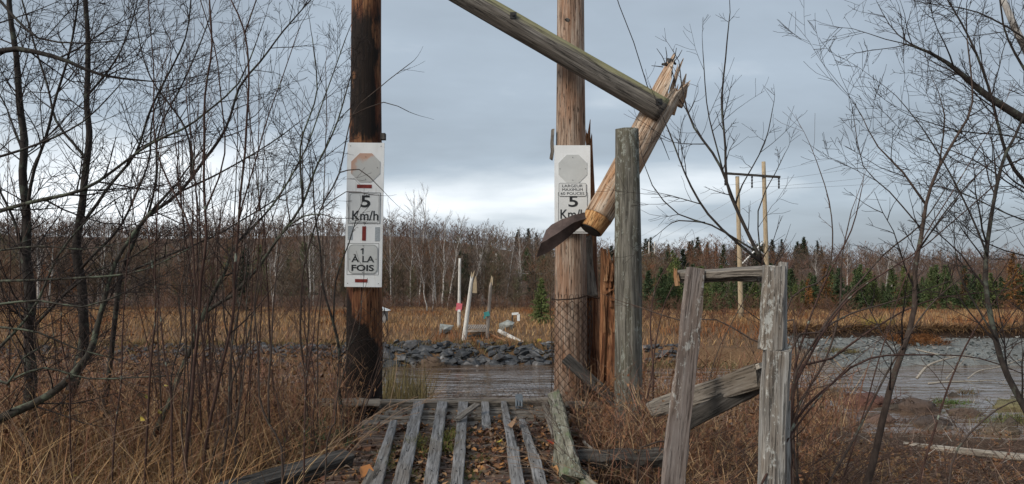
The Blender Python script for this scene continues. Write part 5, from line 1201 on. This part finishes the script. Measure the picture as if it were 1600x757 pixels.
# ------------------------------------------------------------------ brush, canes, dead grass, litter
def brush():
    rs = np.random.default_rng(21); V = []
    # brown weed stalks with side sprays on the near bank
    def stalks(n, px0, px1, Y0, Y1, h0, h1, K, cols, tw, keep=None, leafy=0.0):
        b = scatter(n, px0, px1, Y0, Y1, rs)
        if keep is not None: b = b[keep(b)]
        n = len(b); h = rs.uniform(h0, h1, n); c = pal(rs, n, cols, .25); lean = rs.normal(0, .16, (n, 3)); lean[:, 2] = 1; lean = norm(lean)
        out = [blades(b - [0, 0, .08], lean, h, np.full(n, tw * 2.0), .12, rs, c)]
        m = n * K; i = np.repeat(np.arange(n), K); f = rs.uniform(.15, .95, m); P = b[i] + lean[i] * (h[i] * f)[:, None]; a = rs.uniform(0, 6.28, m)
        D = norm(np.stack([np.cos(a), np.sin(a), rs.uniform(.3, 1.6, m)], 1)); L = h[i] * rs.uniform(.12, .38, m)
        out.append(blades(P, D, L, np.full(m, tw), .25, rs, c[i] * rs.uniform(.8, 1.2, (m, 1))))
        if leafy:
            q = rs.random(m) < leafy; Q = P[q] + D[q] * (L[q] * rs.uniform(.4, 1, q.sum()))[:, None]
            out.append(leaves(Q, rs.uniform(.015, .05, q.sum()), rs, pal(rs, q.sum(), [(.20, .10, .05), (.25, .14, .07), (.15, .07, .04), (.22, .15, .09)], .25), 1.6))
        return out
    BRN = [(.28, .14, .08), (.36, .205, .115), (.19, .10, .065), (.46, .31, .175), (.28, .135, .09)]
    notdeck = lambda b: ~((np.abs(b[:, 0] + .47 + .04 * (b[:, 1] - 8.3)) < 1.12) & (b[:, 1] < 8.75))
    p = []
    p += stalks(1500, -80, 556, 6.4, 10.5, .5, 1.15, 9, BRN, .005, notdeck, .35)
    p += stalks(1500, -80, 565, 10, 19, .8, 1.6, 8, BRN, .010, None, .30)
    p += stalks(110, 430, 545, 6.3, 8.0, .15, .45, 8, BRN, .004, notdeck, .4)
    p += stalks(620, 905, 1100, 6.2, 9.5, .35, 1.0, 10, BRN, .005, notdeck, .22)
    p += stalks(500, 930, 1330, 9, 18, .8, 1.5, 8, BRN, .010, None, .2)
    p += stalks(420, 1080, 1290, 5.2, 9.0, .2, .62, 9, BRN, .005, None, .25)
    p += stalks(650, 1290, 1700, 4.8, 9.0, .05, .17, 9, BRN, .004, None, .3)
    p += stalks(250, 1150, 1300, 9, 19.0, .25, .8, 8, BRN, .011, None, .2)
    p += stalks(420, 1290, 1720, 9, 19.0, .05, .15, 8, BRN, .010, lambda b: gz_np(b[:, 0], b[:, 1]) > -3.6, .25)
    p += stalks(150, 1250, 1700, 20, 24, .2, .5, 8, BRN, .016, lambda b: gz_np(b[:, 0], b[:, 1]) > -3.62, .1)
    Vv, T, C = cat(*p); tag(link('brown_brush', np_mesh('brown_brush', Vv, T, C), M['plant']), 'tangle of brown weeds and dead leaves on the near bank', 'brush', kind='stuff')
    # yellowish grass right behind the dark pole
    n = 900; b = scatter(n, 590, 668, 9.2, 14, rs); D = norm(np.stack([rs.normal(0, .1, n), rs.normal(0, .1, n), np.ones(n)], 1))
    g1 = blades(b, D, rs.uniform(.5, 1.25, n), np.full(n, .012), .15, rs, pal(rs, n, [(.26, .20, .09), (.20, .17, .08), (.16, .12, .06)]))
    n = 260; b = scatter(n, 660, 870, 9.0, 12, rs); D = norm(np.stack([rs.normal(0, .4, n), rs.normal(0, .2, n), np.ones(n)], 1))
    g2 = blades(b, D, rs.uniform(.4, 1.0, n), np.full(n, .010), .4, rs, pal(rs, n, [(.12, .07, .05), (.16, .11, .07)]))
    Vv, T, C = cat(g1, g2); tag(link('river_edge_grass', np_mesh('river_edge_grass', Vv, T, C), M['plant']), 'thin yellowish grass at the river edge behind the dark pole', 'grass', kind='stuff')
    # straw coloured grass in the foreground, long bent blades crossing one another
    n = 2000; b = scatter(n, -100, 430, 5.0, 8.0, rs); D = norm(np.stack([rs.normal(.15, .55, n), rs.normal(0, .4, n), np.ones(n)], 1))
    g1 = blades(b, D, rs.uniform(.3, 1.1, n), rs.uniform(.004, .011, n), .45, rs, pal(rs, n, [(.42, .26, .125), (.34, .19, .09), (.52, .36, .19), (.28, .15, .08)]))
    n = 700; b = scatter(n, 905, 1400, 4.6, 8.0, rs); D = norm(np.stack([rs.normal(.0, .6, n), rs.normal(0, .4, n), np.ones(n)], 1))
    g2 = blades(b, D, rs.uniform(.15, .6, n), rs.uniform(.003, .007, n), .5, rs, pal(rs, n, [(.28, .17, .08), (.22, .13, .07), (.34, .23, .11)]))
    Vv, T, C = cat(g1, g2); tag(link('straw_grass', np_mesh('straw_grass', Vv, T, C), M['plant']), 'long straw coloured dead grass crossing in the foreground', 'grass', kind='stuff')
    # red canes
    m_ = MB(); rg = random.Random(5)
    def cane(px, Y, h, lean, r):
        p = gp(px, Y); p.z += bumpz(p.x, p.y) - .05; a = rg.uniform(-.6, .6); pts = [p]; d = Vector((lean, a * .4, 1)).normalized()
        n_ = 7
        for i in range(n_): d = (d + Vector((lean * .16 + rg.gauss(0, .05), rg.gauss(0, .05), -.05 * i * abs(lean)))).normalized(); pts.append(pts[-1] + d * h / n_)
        m_.tube(pts, [max(.0014, r * (1 - .7 * i / n_)) for i in range(n_ + 1)], 4, cap=False)
        for _ in range(rg.randrange(1, 5)):
            i = rg.randrange(2, n_); twig(m_, pts[i], (d + Vector((rg.gauss(0, .6), rg.gauss(0, .5), .5))).normalized(), h * rg.uniform(.12, .35), r * .5, 0, rg)
    for k in range(210): cane(rg.uniform(-60, 560), rg.uniform(6.2, 9.5), rg.uniform(.5, 1.7), rg.uniform(-.3, .3), rg.uniform(.0025, .006))
    for k in range(120): cane(rg.uniform(905, 1110), rg.uniform(5.8, 8.3), rg.uniform(.4, 1.25), rg.uniform(-.7, .6), rg.uniform(.0022, .0045))
    for k in range(320): cane(rg.uniform(1000, 1300), rg.uniform(4.6, 7.2), rg.uniform(.5, 1.2), rg.choice([-1.4, 1.2, .6, -.9, 1.6]), rg.uniform(.003, .007))
    for k in range(240): cane(rg.uniform(1230, 1700), rg.uniform(4.6, 8.5), rg.uniform(.3, 1.1), rg.choice([-1.2, 1.2, .3, -.4, 1.6]), rg.uniform(.002, .0045))
    m_.build('red_canes', M['twig_red'], label='tangle of red brown canes and bent stems on the near bank', cat='canes', kind='stuff')
    m_ = MB()
    for k in range(150): cane(rg.uniform(905, 1120), rg.uniform(5.6, 8.0), rg.uniform(.5, 1.3), rg.choice([-1.5, -.6, .5, 1.3]), rg.uniform(.0015, .0028))
    for k in range(90): cane(rg.uniform(-60, 520), rg.uniform(5.2, 7.0), rg.uniform(.6, 1.5), rg.choice([-1.0, -.3, .5, .9]), rg.uniform(.0018, .0035))
    m_.build('pale_canes', plain('pale tan canes', (.30, .20, .13), .8), label='fine pale tan stems arching beside the deck', cat='canes', kind='stuff')
    # litter: dead leaves over deck and ground
    LC = [(.17, .075, .035), (.23, .115, .055), (.11, .05, .03), (.30, .17, .08), (.14, .06, .035), (.07, .038, .026), (.34, .155, .05), (.22, .15, .10)]
    n = 7500; Y = rs.uniform(4.6, 8.35, n); x = -.47 - .04 * (Y - 8.3) + rs.uniform(-1.08, 1.05, n)
    z = -SL * (8.3 - Y) - .055 + rs.uniform(-.02, .016, n) * 1.0
    cl = np.array([noise.noise(Vector((a * 3.1, b * 3.1, 4))) for a, b in zip(x, Y)]); k = (cl > -.06) | (rs.random(n) < .22); k &= ~((x < -1.0) & (rs.random(n) < .6)); k &= ~((Y > 7.75) & (rs.random(n) < .8))
    l1 = leaves(np.stack([x, Y, z], 1)[k], rs.uniform(.022, .062, n)[k], rs, pal(rs, k.sum(), LC, .3), .5)
    n = 9000; b = scatter(n, -60, 1700, 4.4, 9, rs, .015); b = b[notdeck(b)]; b = b[(b[:, 0] < .8) | (rs.random(len(b)) < .4)]; b[:, 2] += np.array([bumpz(p[0], p[1]) for p in b]) + rs.uniform(0, .03, len(b))
    l2 = leaves(b, rs.uniform(.02, .06, len(b)) * np.where(b[:, 0] > .8, .7, 1), rs, pal(rs, len(b), LC, .3) * np.where(b[:, :1] > .8, .75, 1), .7)
    Vv, T, C = cat(l1, l2); tag(link('leaf_litter', np_mesh('leaf_litter', Vv, T, C), M['leaf']), 'brown fallen leaves lying between the deck planks and over the ground', 'leaf litter', kind='stuff')
    # splinters and bark crumbs
    n = 1800; Y = rs.uniform(4.8, 8.3, n); x = -.47 - .04 * (Y - 8.3) + rs.uniform(-1.1, 1.05, n); P = np.stack([x, Y, -SL * (8.3 - Y) - .045 + rs.uniform(-.015, .015, n)], 1)
    D = norm(np.stack([rs.normal(0, 1, n), rs.normal(0, 1, n), rs.normal(0, .12, n)], 1))
    c_ = blades(P, D, rs.uniform(.02, .14, n), rs.uniform(.002, .008, n), .1, rs, pal(rs, n, [(.18, .12, .08), (.30, .25, .20), (.09, .06, .045), (.38, .34, .30)]))
    Vv, T, C = c_; tag(link('wood_crumbs', np_mesh('wood_crumbs', Vv, T, C), M['plant']), 'splinters and bark crumbs scattered on the deck', 'splinters', kind='stuff')
    # green tufts growing through the deck
    GT = [(647, 700, 130, .16), (660, 712, 60, .12), (700, 690, 130, .17), (694, 705, 110, .15), (708, 680, 60, .12), (750, 720, 60, .09), (735, 745, 60, .09), (600, 735, 90, .14), (606, 715, 60, .12), (650, 750, 50, .1), (780, 700, 25, .07), (668, 688, 40, .10)]
    out = []
    for px, py, n, h in GT:
        c = deck(px, py, -.07); P = np.array(c) + rs.normal(0, 1, (n, 3)) * [.045, .07, .003]; D = norm(np.stack([rs.normal(0, .5, n), rs.normal(0, .5, n), np.ones(n)], 1))
        out.append(blades(P, D, rs.uniform(.4, 1, n) * h, np.full(n, .004), .4, rs, pal(rs, n, [(.16, .17, .04), (.11, .13, .035), (.22, .20, .07)])))
    Vv, T, C = cat(*out); tag(link('green_grass_tufts', np_mesh('green_grass_tufts', Vv, T, C), M['plant']), 'small green grass tufts growing up between the running planks', 'grass', kind='stuff')
    # small green ferny plant beside the timber, left
    n = 260; c = at(500, 690, 6.9); P = np.array(c) + rs.normal(0, 1, (n, 3)) * [.14, .14, .10]; D = norm(rs.normal(0, 1, (n, 3)) + [0, 0, .8])
    Vv, T, C = blades(P, D, rs.uniform(.03, .12, n), rs.uniform(.006, .016, n), .3, rs, pal(rs, n, [(.04, .07, .035), (.06, .09, .04)]))
    tag(link('low_green_plant', np_mesh('low_green_plant', Vv, T, C), M['plant']), 'low dark green plant behind the dark edge timber', 'plant', kind='stuff')
brush()
def big_leaf(px, py, s, col, label, dz=-.03, Y=None, tilt=.3):
    rs = np.random.default_rng(int(px)); p = deck(px, py, dz) if Y is None else at(px, py, Y); n = 1
    V, T, C = leaves(np.zeros((1, 3)), np.array([s]), rs, np.array([col]), tilt)
    link('fallen_leaf', np_mesh('fallen_leaf', V, T, C), M['leaf'], loc=p); o = bpy.data.objects[-1] if False else COL.objects[-1]; tag(o, label, 'leaf')
big_leaf(568, 744, .17, (.50, .20, .06), 'large orange leaf at the bottom edge left of the running planks')
big_leaf(807, 668, .17, (.34, .20, .11), 'large pale brown leaf between the two right running planks', .0)
big_leaf(860, 690, .10, (.42, .07, .04), 'reddish leaf beside the mossy kerb timber')
big_leaf(782, 692, .06, (.50, .38, .05), 'small yellow leaf left of the right running planks')
big_leaf(866, 738, .11, (.42, .22, .09), 'tan leaf at the bottom edge near the mossy kerb end')
for k, (px, py, lb) in enumerate(((228, 620, 'upper yellow leaf hanging in the brush left of the red clump'), (250, 642, 'middle yellow leaf hanging in the brush left of the red clump'), (225, 653, 'lower yellow leaf hanging in the brush left of the red clump'), (112, 745, 'pale yellow leaf on a straw stem at the bottom left'), (258, 600, 'topmost yellow leaf hanging near the grey leaning stem'))):
    big_leaf(px, py, .055, (.50, .38, .07), lb, Y=6.2, tilt=2.0)

# ------------------------------------------------------------------ flood debris on the right
def brush_pile(name, px, Y, w, h, n, col, label, r=.014, seed=0, dep=None, catg='debris'):
    rg = random.Random(seed); c = gp(px, Y); c.z = max(c.z, -3.70); m_ = MB(); dep = dep or w * .4
    for k in range(n):
        a = rg.uniform(0, 6.28); q = rg.random() ** .5; p = c + Vector((math.cos(a) * q * w / 2, math.sin(a) * q * dep, rg.uniform(-.05, h * (1 - q * q) * .9)))
        d = Vector((rg.gauss(0, 1), rg.gauss(0, .5), rg.gauss(.15, .35))).normalized(); twig(m_, p - d * .3, d, rg.uniform(.4, 1.1) * w * .45, r * rg.uniform(.5, 1.4), 1, rg, .05, .7)
    mat = plain(name + ' wood ' + str(seed), col, .9, var=.35, sc=20)
    # matted roots and mud inside the tangle
    bm = bmesh.new(); bmesh.ops.create_icosphere(bm, subdivisions=3, radius=1)
    for v in bm.verts:
        f = 1 + .35 * noise.noise(v.co * 2.3 + Vector((seed, 0, 0))) + .18 * noise.noise(v.co * 7)
        v.co = Vector((v.co.x * w * .38 * f, v.co.y * dep * .75 * f, v.co.z * h * .62 * f))
    b = len(m_.v); m_.v += [c + v.co for v in bm.verts]; m_.f += [tuple(b + v.index for v in f.verts) for f in bm.faces]; bm.free()
    return m_.build(name, mat, loc=c, label=label, cat=catg)
brush_pile('root_tangle', 1345, 31.5, 2.5, .75, 60, (.12, .055, .04), 'reddish brown tangle of roots stranded in mid river on the right', .018, 1)
brush_pile('root_tangle', 1425, 30.0, 2.2, .65, 50, (.09, .06, .045), 'brown brushwood stranded behind the pale driftwood branches', .018, 2)
brush_pile('root_tangle', 1432, 22.6, 1.9, 1.0, 70, (.10, .06, .04), 'large dark root ball stranded nearest the right bank', .016, 3)
brush_pile('root_tangle', 1447, 27.0, 2.0, .5, 40, (.075, .055, .045), 'flat dark driftwood tangle on the wet bar in the middle right', .018, 4)
brush_pile('root_tangle', 1290, 26.5, 2.6, .8, 60, (.15, .085, .05), 'brown brushwood heap on the bank just right of the railing', .018, 5)
brush_pile('root_tangle', 1275, 34.0, 2.4, .6, 40, (.17, .12, .07), 'light brown brushwood at the river edge right of the post', .018, 6)
brush_pile('root_tangle', 1085, 24.5, 3.2, .9, 60, (.14, .085, .055), 'brown brushwood at the water between the railing uprights', .018, 7)
brush_pile('root_tangle', 1590, 30.5, 2.6, .6, 40, (.16, .14, .07), 'olive brown weeds stranded near the right edge', .018, 8)
brush_pile('root_tangle', 675, 45.2, 1.9, .9, 60, (.12, .08, .055), 'brown brushwood caught against the slate stones', .02, 9, dep=.5)
def debris_litter():
    rs = np.random.default_rng(8); n = 9000; b = scatter(n, 1150, 1720, 17, 34, rs); z = b[:, 2]; b = b[(z > -3.72)]; n = len(b)
    cl = np.array([noise.noise(Vector((p[0] * .7, p[1] * .9, 1))) for p in b]); b = b[cl > -.05]; n = len(b)
    b[:, 2] = np.maximum(b[:, 2], -3.63) + rs.uniform(0, .12, n); D = norm(np.stack([rs.normal(0, 1, n), rs.normal(0, .5, n), rs.normal(.15, .3, n)], 1))
    V, T, C = blades(b, D, rs.uniform(.15, .8, n), rs.uniform(.012, .03, n), .3, rs, pal(rs, n, [(.13, .08, .055), (.20, .13, .085), (.09, .06, .045), (.36, .31, .25), (.17, .10, .06), (.14, .13, .06)]))
    tag(link('flood_debris', np_mesh('flood_debris', V, T, C), M['plant']), 'twigs and dead weeds washed onto the mud bars of the right river', 'debris', kind='stuff')
debris_litter()
def near_debris():
    rs = np.random.default_rng(18); n = 2600; b = scatter(n, 1240, 1750, 4.6, 12, rs); b[:, 2] += rs.uniform(.0, .10, n); D = norm(np.stack([rs.normal(0, 1, n), rs.normal(0, .6, n), rs.normal(.2, .35, n)], 1))
    V, T, C = blades(b, D, rs.uniform(.08, .5, n), rs.uniform(.003, .009, n), .35, rs, pal(rs, n, [(.30, .22, .17), (.38, .33, .28), (.16, .10, .075), (.24, .15, .10), (.11, .075, .055), (.30, .19, .15)]))
    tag(link('washed_up_twigs', np_mesh('washed_up_twigs', V, T, C), M['plant']), 'pale and brown twigs washed up on the near bank at the lower right', 'twigs', kind='stuff')
near_debris()
def sedge():
    rs = np.random.default_rng(28); out = []
    for k in range(46):
        px = rs.uniform(1230, 1680); Y = rs.uniform(20.5, 34); c = gp(px, Y)
        if c.z < -3.75: continue
        n = 120; P = np.array(c) + rs.normal(0, 1, (n, 3)) * [.28, .12, .02]; D = norm(np.stack([rs.normal(.3, .5, n), rs.normal(0, .4, n), rs.uniform(.3, 1, n)], 1))
        out.append(blades(P, D, rs.uniform(.12, .45, n), rs.uniform(.015, .03, n), .4, rs, pal(rs, n, [(.17, .11, .06), (.22, .15, .08), (.11, .08, .05), (.12, .12, .05)])))
    V, T, C = cat(*out); tag(link('sedge_tussocks', np_mesh('sedge_tussocks', V, T, C), M['plant']), 'brown sedge growing along the mud bars of the right river', 'sedge', kind='stuff')
sedge()
brush_pile('root_tangle', 1500, 29.0, 1.6, .45, 36, (.11, .075, .055), 'small brown root tangle right of the flat dark one in the river', .016, 10)
brush_pile('root_tangle', 1370, 27.5, 1.4, .5, 36, (.13, .08, .06), 'small reddish root tangle in front of the mid river one', .016, 11)
brush_pile('root_tangle', 1555, 25.5, 1.8, .5, 40, (.12, .09, .06), 'brown weeds heaped behind the bright green clump', .016, 12)
def drift(label, pts, w0, w1, seed, Y0, Y1, mat='drift'):
    tree('driftwood', label, 'driftwood', [(pts, w0, w1, Y0, Y1, .3)], M[mat], M[mat], seed, dens=.9, tl=(.4, 1.2), lvl=1, up=.1, tdens=.4, names=('stem', 'branch'))
drift('pale arched driftwood branch standing out of the right river', [(1432, 592), (1450, 572), (1475, 562), (1492, 559)], 4.5, 2, 1, 33, 33.5)
drift('thin pale driftwood branch just behind the arched one', [(1430, 546), (1455, 552), (1488, 558)], 3, 1.5, 2, 37, 36)
drift('pale straight driftwood stem right of the arched one', [(1478, 592), (1495, 575), (1510, 560)], 3, 1.2, 3, 33, 34)
drift('thin pale driftwood arching near the right edge', [(1512, 592), (1530, 580), (1560, 574), (1600, 560)], 3, 1.2, 4, 33, 34)
drift('pale flat driftwood piece lying on the water by the bar', [(1450, 600), (1480, 597), (1530, 596)], 4, 2, 5, 31, 31)
drift('small pale driftwood stick on the left of the right river', [(1262, 583), (1280, 588)], 5, 3, 6, 32, 32)
tag(log('bleached_log', at(1412, 696, 9.9), at(1660, 722, 9.0), .045, .052, M['drift'], seed=90, sides=10, seg=14, disp=.1), 'long bleached log lying on the near bank at the lower right', 'log')
tag(log('bleached_log', at(1395, 714, 9.0), at(1440, 742, 8.3), .026, .03, M['drift'], seed=91, sides=8, seg=8, disp=.1), 'short bleached stick in front of the long bleached log', 'log')
def tuft(px, Y, w, h, n, cols, label, seed):
    rs = np.random.default_rng(seed); c = gp(px, Y); c.z = max(c.z, -3.66); P = rs.normal(0, 1, (n, 3)) * [w / 4, w / 9, .02]; D = norm(np.stack([rs.normal(.3, .6, n), rs.normal(0, .4, n), rs.uniform(.25, 1, n)], 1))
    V, T, C = blades(P, D, rs.uniform(.4, 1, n) * h, rs.uniform(.02, .04, n), .4, rs, pal(rs, n, cols)); tag(link('grass_clump', np_mesh('grass_clump', V, T, C), M['plant'], loc=c), label, 'grass clump', kind='stuff')
GG = [(.10, .16, .045), (.07, .12, .04), (.14, .17, .06)]
tuft(1530, 23.2, 2.2, .38, 900, GG, 'bright green grass clump on the bar at the lower right', 1); tuft(1478, 23.6, 1.4, .3, 400, GG + [(.16, .13, .06)], 'small green grass clump beside the dark root ball', 2)
tuft(1475, 31.5, 1.4, .35, 350, GG, 'green grass clump in the river below the arched driftwood', 3); tuft(1305, 48.5, 2.8, .5, 700, [(.14, .12, .05), (.18, .14, .07)], 'olive grass clump on the gravel shore right of the post', 4)
tuft(1362, 55, 2.6, 1.3, 300, [(.34, .27, .05), (.22, .18, .05)], 'yellow bush at the top edge of the gravel bank', 5); tuft(1050, 45.5, 9, .7, 1400, [(.16, .13, .06), (.20, .12, .06), (.10, .12, .05)], 'olive grass clump at the far waterline between the uprights', 6)
tuft(1592, 27.5, 3.2, .5, 600, [(.15, .14, .06), (.10, .12, .05)], 'olive grass clump at the right edge over the bar', 7)
